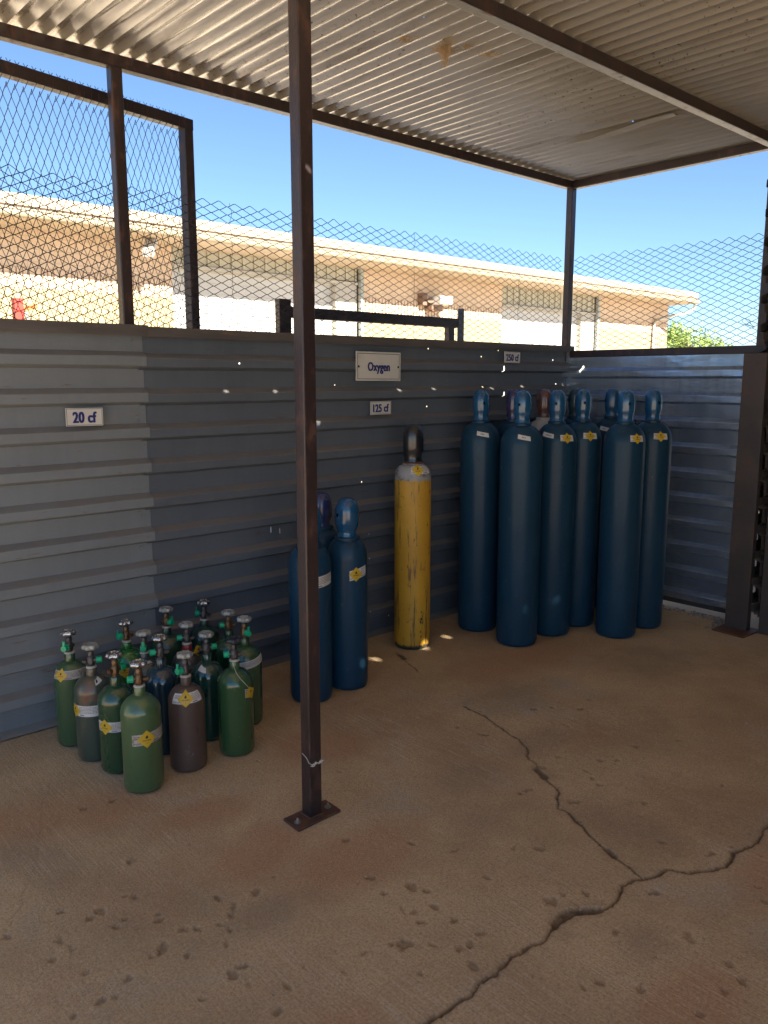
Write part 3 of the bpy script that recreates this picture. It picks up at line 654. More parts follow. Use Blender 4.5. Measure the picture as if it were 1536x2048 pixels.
def label_set(wr, body, ac, zc, dh, a0, a1, h, dirty=False, rot=0.0, slope=0.0, words=True, cut=.0, key='a', diamond=True, fine=1):
    """a paper label (part) with its yellow diamond and its print (sub-parts)"""
    mb = MB(); wr.patch(mb, a0, a1, zc - h / 2, zc + h / 2, slope=slope, cut=cut)
    lb = mb.build('label', LABELD if dirty else LABELW, body)
    zd = zc + slope * (ac - (a0 + a1) / 2)
    if diamond:
        mb = MB(); wr.diamond(mb, ac, zd, dh, rot=rot); mb.build('hazard_diamond', YEL, lb)
    ink = MB()
    if diamond:
        fl = [(x * dh * .62, y * dh * .62 + dh * .17) for x, y in FLAME]; wr.shape(ink, fl, [tuple(range(len(fl)))], ac, zd, .0030, rot)
        vs, fs = text2d('OXYGEN', dh * .115, dh * .60, .02); wr.shape(ink, [(x, y - dh * .085) for x, y in vs], fs, ac, zd, .0030, rot)
        vs, fs = text2d('2', dh * .09, None, .01); wr.shape(ink, [(x, y - dh * .30) for x, y in vs], fs, ac, zd, .0030, rot)
        ln = [(s0 * dh * .46 + (0 if s0 else 0), 0) for s0 in (1,)]
    R0 = wr.rad(zc)
    def zl(a): return zc + slope * (a - (a0 + a1) / 2)
    if words and diamond:
        wl = (ac - a0) * R0 - dh * .30
        if wl > .012:
            aw = a0 + (wl * .52) / R0
            vs, fs = text2d('UN1072', h * .17, min(wl * .85, h * 1.0), .012); wr.shape(ink, [(x, y - h * .32) for x, y in vs], fs, aw, zl(aw), .0014, rot)
            vs, fs = text2d('OXYGEN,', h * .13, min(wl * .7, h * .7), .01); wr.shape(ink, [(x, y + h * .30) for x, y in vs], fs, aw, zl(aw), .0014, rot)
            vs, fs = text2d('COMPRESSED', h * .12, min(wl * .8, h * .95), .01); wr.shape(ink, [(x, y + h * .12) for x, y in vs], fs, aw, zl(aw), .0014, rot)
    # rows of fine print, too small to read
    rr = random.Random(hash(key) % 1000 if isinstance(key, int) else sum(map(ord, key))); sx = ac + dh * .5 / R0 if diamond else a0 + .04
    if a1 - sx > .25 and fine:
        for k in range(5):
            zz = h * (.36 - .13 * k); a = sx + .03
            while a < a1 - .10:
                l = rr.uniform(.03, .09); l = min(l, a1 - .08 - a)
                if l < .015: break
                ink_pts = [(-l * R0 / 2, -h * .022), (l * R0 / 2, -h * .022), (l * R0 / 2, h * .022), (-l * R0 / 2, h * .022)]
                wr.shape(ink, [(x, y + zz) for x, y in ink_pts], [(0, 1, 2, 3)], a + l / 2, zl(a), .0012, rot); a += l + .025
    ink.build('print', INK, lb)
    if a1 - sx > .25:
        rd = MB(); a = sx + .05
        for k in range(6):
            l = rr.uniform(.03, .045); q = [(-l * R0 / 2, -h * .05), (l * R0 / 2, -h * .05), (l * R0 / 2, h * .05), (-l * R0 / 2, h * .05)]
            wr.shape(rd, [(x, y - h * .36) for x, y in q], [(0, 1, 2, 3)], a + l / 2, zl(a), .0013, rot, 0 if k < 1 else 1); a += l + .012
        rd.build('logo_print', [REDINK, BLUINK], lb)
    return lb

def body_prof(Rb, zs, zn, rn, fl=.03):
    """rounded foot, straight side, domed shoulder up to neck radius rn at height zn"""
    p = [(Rb * .80, .0), (Rb * .88, .0015), (Rb * .95, fl * .25), (Rb * .985, fl * .6), (Rb, fl)]
    for k in range(1, 9): p.append((Rb, fl + (zs - fl) * k / 8))
    for k in range(1, 13):
        t = k / 12; a = t * math.pi / 2
        p.append((rn + (Rb - rn) * (math.cos(a) ** 1.12 if t < 1 else 0), zs + (zn - zs) * (math.sin(a) ** 1.0 * .86 + .14 * t)))
    return p

def tall_cylinder(name, label, x, y, Rb, Hh, zs, zring, rring, capR, Mb, Mc, spin, tags, group, Mneck=None, waist=.036, silver=None, cat='gas cylinder', tilt=0):
    th = math.atan2(-y, -x)
    o = thing(name, label, cat, (x, y, .0012), group)
    if tilt: o.rotation_euler = (0, tilt, 0)
    prof = body_prof(Rb, zs, zring - .012, rring, .035)
    mb = MB(); mb.lathe(prof + [(rring, zring - .0005)], 56); bd = mb.build('body', Mb, o)
    mb = MB(); mb.lathe([(rring - .004, zring - .008), (rring + .0015, zring - .005), (rring + .0015, zring), (rring - .003, zring + .004), (waist + .004, zring + .005)], 40)
    mb.build('neck_ring', Mneck or Mb, o)
    zc0 = zring + .004; hc = Hh - zc0
    cpz = [(waist + .004, 0), (waist + .001, .02), (waist, .035), (capR * .96, .075), (capR, .095), (capR, .138), (capR, .160), (capR * .995, .178), (capR * .95, .20), (capR * .86, .222), (capR * .72, .24), (capR * .52, .254), (capR * .28, .262), (0, .264)]
    cpz = [(a, zc0 + b * hc / .264) for a, b in cpz]
    mb = MB(); n = 48
    skip = set()
    for s0 in (0, 24):
        for dk in (0, 1):
            for j in (5,): skip.add((j, (s0 + dk) % n))
    Ms = Matrix.Rotation(spin + th - 2 * math.pi / n, 4, 'Z')
    mb.lathe(cpz, n, Ms, skip=skip); cap = mb.build('valve_cap', Mc, o)
    mb = MB(); mb.lathe([(waist - .012, zc0 + .01), (waist - .012, zc0 + hc * .75), (.004, zc0 + hc * .77)], 12); mb.build('valve', HOLE, o)
    wr = Wrap(prof, th)
    return o, bd, wr
BLUE_P = paint('blue_cylinder_paint', (.014, .050, .088), (.012, .043, .076), .34, spec=.2, coat=.04, wear=(.05, .065, .075), ws=34, wlo=.70, whi=.76, seed=1)
BLUE_P2 = paint('scuffed_blue_paint', (.013, .048, .090), (.011, .041, .078), .34, spec=.22, coat=.05, wear=(.09, .10, .10), ws=16, wlo=.70, whi=.76, seed=4)
BLUE_C = paint('bright_blue_cap_paint', (.010, .085, .19), (.008, .072, .165), .20, seed=2, coat=.6)
VIOL_C = paint('violet_cap_paint', (.035, .03, .10), (.03, .025, .085), .3, seed=3)
BROWN_C = paint('brown_cap_paint', (.13, .05, .04), (.10, .04, .035), .3, seed=3)
TEAL_C = paint('dark_teal_cap_paint', (.012, .05, .055), (.01, .04, .045), .3, seed=3)
BLACK_C = paint('black_cap_paint', (.008, .010, .015), (.012, .013, .018), .30, wear=(.10, .085, .06), ws=38, wlo=.60, seed=3, coat=.6)
BIGG = 'tall cylinders under the 250 cf sign'
TR, TH = .1165, 1.437
big = [
 ('tall blue cylinder at the left end of its group, white sticker on shoulder', 3.595, 3.131, R(200), 'W', BLUE_P, BLUE_C),
 ('tall blue cylinder standing furthest forward, cap vent facing out over a tilted white sticker', 3.557, 2.796, R(-22), 'W', BLUE_P, BLUE_C),
 ('tall blue cylinder just right of the foremost one, with white sticker and yellow diamond label', 3.854, 2.780, R(-8), 'WD', BLUE_P, BLUE_C),
 ('tall blue cylinder in the middle, third cap from the right, yellow diamond label on shoulder', 4.119, 2.786, R(10), 'D', BLUE_P, BLUE_C),
 ('tall blue cylinder in front at the right, diamond label near its right edge', 4.110, 2.492, R(22), 'E', BLUE_P, BLUE_C),
 ('tall blue cylinder furthest right beside the galvanised wall, diamond label on shoulder', 4.395, 2.485, R(40), 'F', BLUE_P, BLUE_C),
 ('tall cylinder with a violet cap at the back, behind the foremost blue one', 3.850, 3.094, R(-60), 'G', BLUE_P2, VIOL_C),
 ('tall cylinder with brown cap and white shoulder at the back', 4.135, 3.08, R(-60), 'N', None, BROWN_C),
 ('tall cylinder with dark teal cap in the back corner', 4.47, 3.08, R(-60), 'G', BLUE_P2, TEAL_C),
 ('tall blue cylinder at the back between the two front ones on the right', 4.60, 2.89, R(120), 'W2', BLUE_P, BLUE_C)]
WSH = mat('two_tone_white_shoulder', (.50, .48, .44), (.40, .38, .35), .4, 0, 8, wear=(.16, .14, .12), ws=18)
for i, (lab, x, y, sp, kind, Mb, Mc) in enumerate(big):
    o, bd, wr = tall_cylinder('gas_cylinder', lab, x, y, TR, TH, 1.135, 1.256, .050, .049, Mb or WSH, Mc, sp, kind, BIGG, waist=.040)
    if kind in ('W', 'WD', 'W2'):
        mb = MB(); c0 = {0: .02, 1: .02, 2: -.55, 9: -.5}[i]
        wr.patch(mb, c0 - .22, c0 + .42, 1.172, 1.196, slope=-.020); lb = mb.build('sticker', LABELW, bd)
        mb = MB()
        for k in range(3 if i != 2 else 5): wr.shape(mb, [(-.002, -.004), (.002, -.003), (.0025, .004), (-.001, .004)], [(0, 1, 2, 3)], c0 + .0 + k * .07, 1.186 - k * .0014, .0013)
        mb.build('print', INK, lb)
    if kind in ('WD', 'D', 'E', 'F', 'G'):
        a_ = {2: .55, 3: .42, 4: .62, 5: .44, 6: .30, 8: .2}[i]; z_ = 1.168
        label_set(wr, bd, a_ + (.02 if kind != 'G' else .3), z_, .043, a_ - .34, a_ + .42, .034, slope=-.004, key=str(i), fine=1)
# medium cylinders
o, bd, wr = tall_cylinder('gas_cylinder', 'short blue oxygen cylinder beside the centre post, bright cap and diamond label', 2.418, 2.941, .0985, .939, .648, .748, .062, .059, BLUE_P2, BLUE_C, R(-52), '', 'medium blue cylinders behind the centre post', waist=.045)
label_set(wr, bd, .42, .585, .050, .10, 1.05, .048, slope=.022, key='L')
o, bd, wr = tall_cylinder('gas_cylinder', 'blue cylinder half hidden by the centre post, white label at its right', 2.184, 2.932, .0995, .935, .645, .745, .060, .058, BLUE_P2, BLUE_C, R(30), '', 'medium blue cylinders behind the centre post', waist=.045)
label_set(wr, bd, .02, .585, .046, -.22, 1.3, .052, slope=.012, key='K')
o, bd, wr = tall_cylinder('gas_cylinder', 'blue cylinder with dark violet-blue cap peeping from behind two others near the post', 2.458, 3.200, .0985, .935, .655, .757, .062, .058, BLUE_P2, paint('deep_blue_cap', (.018, .035, .13), (.014, .028, .10), .25, seed=8, coat=.6), R(-40), '', 'medium blue cylinders behind the centre post', waist=.045)
# yellow cylinder
m, nt, b = newmat('scraped_yellow_paint'); co = coords(nt)
c = mixc(nt, ramp(nt, noise(nt, co, 4, 4), .3, .7), (.62, .34, .030), (.52, .27, .026))
sc = ramp(nt, noise(nt, coords(nt, (38, 38, 3.2)), 1.0, 7, .72), .555, .61)
c = mixc(nt, math_(nt, 'MULTIPLY', sc, .85), c, (.075, .055, .03))
sc2 = ramp(nt, noise(nt, coords(nt, (22, 22, 14), loc=(4, 4, 1)), 1.0, 8, .75), .60, .63); c = mixc(nt, sc2, c, (.045, .035, .025))
sp_ = nt.nodes.new('ShaderNodeSeparateXYZ'); L(nt, co, sp_.inputs[0])
zz = math_(nt, 'ADD', sp_.outputs[2], math_(nt, 'MULTIPLY', math_(nt, 'SUBTRACT', noise(nt, coords(nt, (60, 60, 12)), 1.0, 5, .7), .5), .07))
c = mixc(nt, ramp(nt, zz, .952, .956), c, mixc(nt, ramp(nt, noise(nt, coords(nt, (14, 14, 22)), 1.0, 6, .75), .50, .60), (.30, .30, .30), (.12, .10, .085)))
c = mixc(nt, ramp(nt, zz, .030, .022), c, (.045, .045, .035))
L(nt, c, b.inputs['Base Color']); b.inputs['Roughness'].default_value = .5; bump(nt, b, sc, -.25, .002)
o, bd, wr = tall_cylinder('gas_cylinder', 'scraped yellow cylinder with silver shoulder and glossy black cap', 3.067, 3.156, .1010, 1.257, .975, 1.047, .058, .0575, m, BLACK_C, R(90), '', None, Mneck=mat('brown_neck', (.12, .06, .045), (.09, .045, .035), .5), waist=.047)
label_set(wr, bd, .30, 1.012, .046, -.12, 1.15, .040, key='Y')

# small cylinders ----------------------------------------------------
def small_cylinder(label, x, y, Hh, Rb, Mb, phi, wheel, vm, cap='plain', neck=None, tape=False, zk=1.0):
    th = math.atan2(-y, -x)
    o = thing('gas_cylinder', label, 'gas cylinder', (x, y, .0012), 'small cylinders under the 20 cf sign')
    zn = Hh - .094; zs0 = zn - .034; zs = zs0 - Rb * .88; rn = .0205
    prof = body_prof(Rb, zs, zs0, rn, .024)
    prof2 = prof + [(rn, zs0 + .003), (rn, zn - .003), (rn - .0015, zn)]
    mb = MB(); mb.lathe(prof2, 44); bd = mb.build('body', Mb, o)
    if neck:
        mb = MB(); mb.lathe([(rn + .0006, zs0 + .002), (rn + .0012, zs0 + .004), (rn + .0012, zn - .006), (rn + .0004, zn - .004)], 24); mb.build('neck_band', neck, o)
    if tape:
        mb = MB(); mb.lathe([(rn - .002, zn - .004), (rn + .001, zn - .002), (rn - .001, zn + .004), (.013, zn + .006)], 24); mb.build('thread_tape', TAPE, o)
    # valve, outlet pointing along phi (0 = right in the photo, 270 = to the camera)
    zc = zn + .027; mb = MB()
    mb.lathe([(.0145, zn - .001), (.0145, zn + .006), (.0120, zn + .008), (.0120, zn + .012)], 20)
    Mr = Matrix.Rotation(th + R(90 + phi), 4, 'Z')
    mb.lathe([(.0125, zn + .010), (.0155, zn + .013), (.0155, zn + .040), (.0125, zn + .044)], 8, Mr @ Matrix.Rotation(R(22.5), 4, 'Z'), smooth=False)
    mb.lathe([(.0118, zn + .043), (.0125, zn + .046), (.0125, zn + .062), (.0100, zn + .066), (.0065, zn + .067), (.0065, zn + .078)], 18)
    out = Mr @ Matrix.Translation((0, 0, zc)) @ Matrix.Rotation(R(90), 4, 'Y')
    mb.lathe([(.0095, .008), (.0105, .018), (.0105, .032)], 18, out)
    bk = Mr @ Matrix.Translation((0, 0, zc - .004)) @ Matrix.Rotation(R(-90), 4, 'Y')
    mb.lathe([(.0070, .008), (.0075, .016), (.0095, .018), (.0095, .029), (.0075, .030)], 6, bk, smooth=False)
    mb.lathe([(.005, .029), (.0055, .033), (.002, .034)], 10, bk)
    va = mb.build('valve', vm, o)
    # lobed handwheel
    Wm = {'chrome': CHROME, 'pale': PALEWH, 'black': BLACKWH, 'label': PALEWH}[wheel]
    nl = 6 if wheel == 'black' else 7
    fr = lambda a: 1 + .085 * math.cos(nl * a) 
    mb = MB(); rw = .0305; zt = Hh
    T = Matrix.Rotation(random.uniform(0, 1), 4, 'Z') @ Matrix.Rotation(R(random.uniform(-3, 3)), 4, 'X')
    T = Matrix.Translation((0, 0, zt - .01)) @ T
    for part in (0,):
        mb.lathe([(.010, -.010), (rw * .80, -.0105), (rw * .95, -.008), (rw, -.002), (rw * .97, .004), (rw * .86, .0085), (rw * .72, .0095), (rw * .60, .006), (rw * .45, .0035), (.009, .003), (.008, .008), (.004, .0095), (0, .0095)], 63, T, fr=fr)
    wh = mb.build('handwheel', Wm, va, sharp=50)
    if wheel == 'label':
        mb = MB(); mb.lathe([(0, 0), (.019, 0), (.0185, .0006), (0, .0008)][1:3] + [(0, .0008)], 24, Matrix.Translation((0, 0, zt))); mb.build('wheel_sticker', LABELW, va)
    if cap:
        mb = MB()
        mb.lathe([(.0125, .020), (.0145, .021), (.0145, .0235), (.0128, .0245), (.0128, .040), (.0118, .042), (0, .0424)], 24, out)
        if cap == 'tab':
            mb.add([out @ Vector(v) for v in [(-.010, -.004, .038), (-.010, .004, .038), (-.030, .006, .036), (-.030, -.006, .036), (-.010, -.004, .041), (-.010, .004, .041), (-.030, .006, .039), (-.030, -.006, .039)]],
                   [(3, 2, 1, 0), (4, 5, 6, 7), (0, 1, 5, 4), (1, 2, 6, 5), (2, 3, 7, 6), (3, 0, 4, 7)])
        mb.build('outlet_cap', GREENCAP, va)
    return o, bd, Wrap(prof, th), zs, zs0, zn
RUSTC = (.17, .085, .045)
S = {
 1: ('small green cylinder at the far left against the wall, torn band label round its shoulder', 1.162, 3.219, .482, .0690, paint('s1', (.044, .100, .044), (.034, .080, .036), .24, wear=(.085, .10, .06), seed=1), 238, 'chrome', DULLV, 'tab', None, True),
 2: ('rust-stained grey-green small cylinder, second from the left, square sticker on its shoulder', 1.176, 3.033, .468, .0715, paint('s2', (.050, .075, .058), (.038, .060, .045), .30, wear=RUSTC, ws=6, wlo=.47, whi=.58, seed=12), 355, 'pale', DULLV, 'plain', None, True),
 3: ('dark green small cylinder, third in the front row, clean band label at mid height', 1.204, 2.871, .468, .0710, paint('s3', (.018, .066, .028), (.014, .054, .023), .22, seed=3), 35, 'chrome', BRASS, 'tab', None, False),
 4: ('pale green small cylinder nearest the camera, beige oxygen label at mid height', 1.208, 2.672, .487, .0725, paint('s4', (.070, .130, .054), (.056, .108, .043), .30, wear=(.045, .085, .04), ws=22, wlo=.68, seed=4), 185, 'chrome', BRASS, 'plain', None, True),
 5: ('bright green small cylinder in the second row behind the dark green one', 1.427, 3.262, .460, .0700, paint('s5', (.018, .165, .028), (.014, .14, .024), .25, seed=5, coat=.7), 205, 'chrome', BRASS, 'tab', None, True),
 6: ('dusty grey-green small cylinder with a scuffed white patch on its shoulder', 1.426, 3.085, .455, .0700, paint('s6', (.07, .085, .075), (.05, .062, .055), .5, wear=(.17, .16, .14), ws=14, wlo=.60, seed=6), 262, 'pale', DULLV, 'tab', None, True),
 7: ('glossy navy blue small cylinder between the pale green and the brown one', 1.405, 2.896, .485, .0710, paint('s7', (.014, .042, .062), (.010, .034, .050), .14, seed=7, coat=.8), 190, 'chrome', DULLV, 'plain', None, False),
 8: ('dark olive green small cylinder at the back with whitish weathered handwheel', 1.650, 3.325, .462, .0720, paint('s8', (.036, .080, .044), (.028, .064, .036), .35, wear=(.08, .05, .035), ws=24, wlo=.68, seed=8), 310, 'pale', BRASS, 'tab', None, True),
 9: ('dull brown small cylinder with oxygen label across its shoulder', 1.410, 2.703, .464, .0700, paint('s9', (.105, .066, .052), (.088, .056, .045), .42, wear=(.045, .03, .028), ws=26, wlo=.70, seed=9, coat=.15), 222, 'pale', DULLV, 'tab', None, True),
 10: ('grey-brown small cylinder with a red neck and a hanging diamond tag', 1.613, 3.065, .457, .0690, paint('s10', (.045, .050, .058), (.035, .038, .046), .38, wear=(.09, .055, .045), ws=14, wlo=.6, seed=10), 183, 'pale', DULLV, 'plain', 'red', True),
 11: ('very dark green small cylinder at the back, second wheel highest against the wall', 1.845, 3.325, .458, .0700, paint('s11', (.022, .060, .040), (.017, .048, .033), .38, seed=11), 150, 'chrome', DULLV, 'tab', None, True),
 12: ('glossy black-green small cylinder with blank white sticker on its shoulder', 1.607, 2.886, .458, .0705, paint('s12', (.012, .056, .042), (.010, .046, .035), .12, seed=12, coat=.9), 12, 'pale', DULLV, 'plain', None, False),
 13: ('deep green small cylinder with brass valve, behind the white-stickered one', 1.843, 3.10, .458, .0700, paint('s13', (.026, .082, .036), (.020, .066, .030), .2, seed=13), 192, 'pale', BRASS, 'plain', None, False),
 14: ('green small cylinder with black handwheel and a wire-hung tag at its front right', 1.621, 2.691, .479, .0715, paint('s14', (.038, .098, .038), (.030, .080, .031), .17, wear=(.11, .045, .035), ws=16, wlo=.69, seed=14, coat=.6), 188, 'black', DULLV, 'plain', None, True),
 15: ('green small cylinder furthest right, broad white band on its shoulder, sticker on its wheel', 1.804, 2.904, .480, .0720, paint('s15', (.030, .080, .034), (.024, .066, .028), .2, seed=15, coat=.6), 298, 'label', BRASS, 'tab', None, False)}
REDN = paint('red_neck_paint', (.28, .02, .025), (.22, .018, .02), .35, seed=2)
for k, (lab, x, y, Hh, Rb, Mb, phi, wheel, vm, cap, neck, tape) in S.items():
    o, bd, wr, zs, zs0, zn = small_cylinder(lab, x, y, Hh, Rb, Mb, phi, wheel, vm, cap, REDN if neck else None, tape)
    if k == 1: label_set(wr, bd, -.62, zs + .018, .038, -1.2, 1.2, .034, dirty=True, key='1')
    if k == 2:
        label_set(wr, bd, -1.15, .215, .042, -1.5, 1.25, .044, key='2')
        mb = MB(); wr.patch(mb, .20, .80, zs + .042, zs + .058, slope=.018); lb = mb.build('sticker', LABELW, bd)
        mb = MB(); wr.patch(mb, .26, .42, zs + .045, zs + .054, off=.0012, slope=.018, m_=2); mb.build('print', INK, lb)
    if k == 3: label_set(wr, bd, -.72, .195, .044, -1.3, 1.3, .040, key='3')
    if k == 4: label_set(wr, bd, .22, .215, .048, -.50, 1.45, .042, dirty=True, key='4', slope=.006)
    if k == 5: label_set(wr, bd, -.2, .25, .04, -1.0, 1.0, .034, dirty=True, key='5')
    if k == 6:
        mb = MB(); wr.patch(mb, -.75, -.25, zs + .015, zs + .035); mb.build('sticker', LABELD, bd)
        mb = MB(); wr.patch(mb, .1, .9, zs0 - .006, zs0 + .0, slope=0); mb.build('sticker', LABELW, bd)
    if k == 7: pass
    if k == 9: label_set(wr, bd, -.05, zs + .026, .043, -.85, .95, .036, key='9', slope=.002)
    if k == 12:
        mb = MB(); wr.patch(mb, -.75, -.1, zs + .036, zs + .054, slope=-.016); mb.build('sticker', LABELW, bd)
    if k == 15: label_set(wr, bd, 2.2, zs + .0, .04, -.35, 1.5, .034, key='15', diamond=False, slope=.012)
    if k in (10, 14):
        # tag hung from the neck on wire
        th = wr.th; a_ = th + (.75 if k == 14 else .9); off = .0022
        zt_ = .268 if k == 14 else .345
        top = Vector((.021 * math.cos(th - .3), .021 * math.sin(th - .3), zn - .004)); end = Vector((*wr.pt(.78 if k == 14 else .9, zt_ + .018, .004),))
        pts = []
        for i in range(13):
            t = i / 12; p_ = top.lerp(end, t); z_ = zn - .004 + (zt_ + .018 - zn + .004) * (t ** 1.1)
            rr_ = max(wr.rad(min(z_, zs0)) + .003, .022) if z_ < zs0 else .0225
            aa = (th - .3) + (a_ + .02 - th + .3) * t; pts.append((rr_ * math.cos(aa), rr_ * math.sin(aa), z_))
        mb = MB(); mb.tube(pts, .0011, 5); mb.build('hanging_wire', CORD if k == 14 else DULLV, o)
        mb = MB(); wr.patch(mb, .52 if k == 14 else .62, .98 if k == 14 else 1.05, zt_ - .024, zt_ + .012, off=.004, slope=-.012); tg = mb.build('tag', LABELD, o)
        mb = MB(); wr.diamond(mb, .90 if k == 14 else .86, zt_ - .006, .040, off=.0055, rot=.3); mb.build('hazard_diamond', YEL, tg)
        mb = MB()
        for q in range(5): wr.shape(mb, [(-.008, -.001), (.008, -.001), (.008, .001), (-.008, .001)], [(0, 1, 2, 3)], .66, zt_ + .008 - q * .006, .0048)
        fl = [(x_ * .024, y_ * .024) for x_, y_ in FLAME]; wr.shape(mb, fl, [tuple(range(len(fl)))], .90 if k == 14 else .86, zt_, .006)
        mb.build('print', INK, tg)

# ------------------------------------------------------------------ bits and pieces in the bay
tw = MB(); rr = random.Random(3)
tw.tube([(1.5195, 2.10, .235), (1.5195, 2.075, .226), (1.5195, 2.06, .212), (1.53, 2.0575, .205), (1.56, 2.0575, .204), (1.574, 2.062, .212)], .0012, 5)
for q in range(7): tw.tube([(1.522 + .007 * q, 2.056 + rr.uniform(-.003, .001), .203 + rr.uniform(-.004, .004)), (1.53 + .007 * q, 2.0545, .205 + rr.uniform(-.006, .006)), (1.536 + .007 * q, 2.056, .205 + rr.uniform(-.007, .009))], .0022, 5)
tag(tw.build('twine', CORD), 'scrap of pale twine knotted low round the centre post', 'twine')
STRAW = mat('dry_straw', (.46, .33, .18), (.32, .22, .11), .8, 0, 30)
def straw(label, cx, cy, n, sp, drop, seed):
    mb = MB(); rr = random.Random(seed)
    for i in range(n):
        a = rr.uniform(0, 6.28); x0 = cx + sp * math.cos(a) * rr.random(); y0 = cy + sp * math.sin(a) * rr.random(); z0 = 2.843
        dl = drop * rr.random() ** 1.6; pts = [(x0, y0, z0)]
        for k in range(1, 6):
            t = k / 5; pts.append((x0 + (cx - x0) * t * .7 + rr.uniform(-.006, .006), y0 + (cy - y0) * t * .7 + rr.uniform(-.006, .006), z0 - dl * t))
        mb.tube(pts, [.0013, .0012, .0011, .001, .0008, .0005], 4)
        if i % 3 == 0:
            b_ = rr.uniform(0, 6.28); mb.tube([(x0, y0, z0 - .003), (x0 + .03 * math.cos(b_), y0 + .03 * math.sin(b_), z0 - .012), (x0 + .05 * math.cos(b_), y0 + .05 * math.sin(b_), z0 - .004)], .0009, 4)
    tag(mb.build('straw_tuft', STRAW), label, 'straw', 'nest straw poking through the roof')
straw('biggest hanging tuft of nest straw under the roof', 2.575, 2.475, 90, .035, .085, 1)
straw('small curl of straw right of the biggest hanging tuft', 2.625, 2.405, 14, .02, .018, 2)
straw('low clump of straw with daylight dots beside it', 2.752, 2.40, 30, .025, .014, 3)
straw('low straw clump by the dark flecks, left of the biggest tuft', 2.385, 2.52, 26, .025, .02, 4)
pb = MB(); rr = random.Random(11)
for i in range(170):
    x, y = (rr.uniform(4.80, 4.90), rr.uniform(2.12, 2.75)) if i < 110 else (rr.uniform(4.62, 4.84), rr.uniform(2.10, 2.2))
    s_ = rr.uniform(.003, .009) * (1.3 if i > 110 else 1)
    vs = [Vector((math.cos(a) * s_ * rr.uniform(.7, 1.2), math.sin(a) * s_ * rr.uniform(.7, 1.2), z * s_)) for z in (0, .6) for a in (0, 1.2, 2.4, 3.7, 5)]
    pb.add([v + Vector((x, y, .0005)) for v in vs], [(0, 1, 6, 5), (1, 2, 7, 6), (2, 3, 8, 7), (3, 4, 9, 8), (4, 0, 5, 9), (5, 6, 7, 8, 9)])
tag(pb.build('gravel', mat('gravel_chips', (.33, .30, .26), (.20, .18, .16), .9, 0, 60)), 'loose chips along the foot of the side wall', None, None, 'stuff')

gb = MB(); rr = random.Random(21)
for i in range(420):
    x, y = rr.uniform(.5, 4.6), rr.uniform(.7, 3.38); s_ = rr.uniform(.0008, .0022) if rr.random() < .93 else rr.uniform(.0025, .0045)
    vs = [Vector((math.cos(a) * s_ * rr.uniform(.7, 1.2), math.sin(a) * s_ * rr.uniform(.7, 1.2), z * s_)) for z in (0, .8) for a in (0, 1.2, 2.4, 3.7, 5)]
    gb.add([v + Vector((x, y, .0008)) for v in vs], [(0, 1, 6, 5), (1, 2, 7, 6), (2, 3, 8, 7), (3, 4, 9, 8), (4, 0, 5, 9), (5, 6, 7, 8, 9)])
tag(gb.build('grit', mat('grit_specks', (.50, .43, .34), (.22, .18, .14), .9, 0, 3)), 'loose sand grains and grit on the slab', None, None, 'stuff')
# ------------------------------------------------------------------ beyond the fence
# rack frame
rk = thing('steel_rack', 'brown steel frame rising behind the fence at the top of the wall', 'rack', (3.5, 4.0, 0))
p = MB(); p.bar((2.835, 4.03, -.06), (2.835, 4.03, 1.965), .085, .05, up=(0, 1, 0)); loc_build(p, 'upright', STEEL, rk)
p = MB(); p.bar((4.27, 4.03, -.06), (4.27, 4.03, 1.86), .055, .05, up=(0, 1, 0)); loc_build(p, 'upright', STEEL, rk)
p = MB(); p.bar((2.879, 4.03, 1.892), (4.33, 4.03, 1.892), .05, .066); loc_build(p, 'crossbar', STEEL, rk)
p = MB(); p.box(4.335, 4.39, 4.0, 4.012, 1.2, 1.995); p.box(4.384, 4.39, 4.0122, 4.06, 1.2, 1.995); loc_build(p, 'angle_bracket', mat('grey_angle', (.12, .14, .16), (.09, .10, .12), .5, .3), rk)
RED = mat('red_paint', (.50, .05, .03), (.42, .045, .03), .5, 0, 5)
rp = thing('marker_post', 'red post with a short orange arm behind the mesh at the far left', 'post', (1.81, 5.5, 0))
p = MB(); p.box(1.787, 1.842, 5.5, 5.56, -.06, 2.01); loc_build(p, 'post', RED, rp)
p = MB(); p.bar((1.842, 5.52, 1.948), (1.93, 5.52, 1.968), .03, .03); loc_build(p, 'arm', mat('orange_paint', (.45, .16, .04), (.4, .14, .03), .5), rp)
p = MB(); p.bar((1.856, 5.53, 1.93), (1.90, 5.53, 1.80), .02, .02); loc_build(p, 'brace', mat('grey_brace', (.3, .28, .25), None, .5), rp)

YB = 14.0
def brick_mat(name, c1, c2):
    m, nt, b = newmat(name); co = coords(nt, rot=(R(90), 0, 0))
    bt = nt.nodes.new('ShaderNodeTexBrick'); L(nt, co, bt.inputs['Vector'])
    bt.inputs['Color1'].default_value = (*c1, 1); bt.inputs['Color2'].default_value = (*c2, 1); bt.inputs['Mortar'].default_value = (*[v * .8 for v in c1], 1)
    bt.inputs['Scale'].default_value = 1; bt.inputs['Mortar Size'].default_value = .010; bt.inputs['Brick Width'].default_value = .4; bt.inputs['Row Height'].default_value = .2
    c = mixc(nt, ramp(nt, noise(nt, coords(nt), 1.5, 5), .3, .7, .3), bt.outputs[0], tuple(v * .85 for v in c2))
    L(nt, c, b.inputs['Base Color']); b.inputs['Roughness'].default_value = .9; bump(nt, b, bt.outputs['Fac'], -.4, .01); return m
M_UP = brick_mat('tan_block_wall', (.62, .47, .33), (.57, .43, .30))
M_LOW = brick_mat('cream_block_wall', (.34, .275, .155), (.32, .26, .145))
M_FAS = mat('cream_fascia', (.42, .33, .235), (.37, .29, .20), .6, 0, 2)
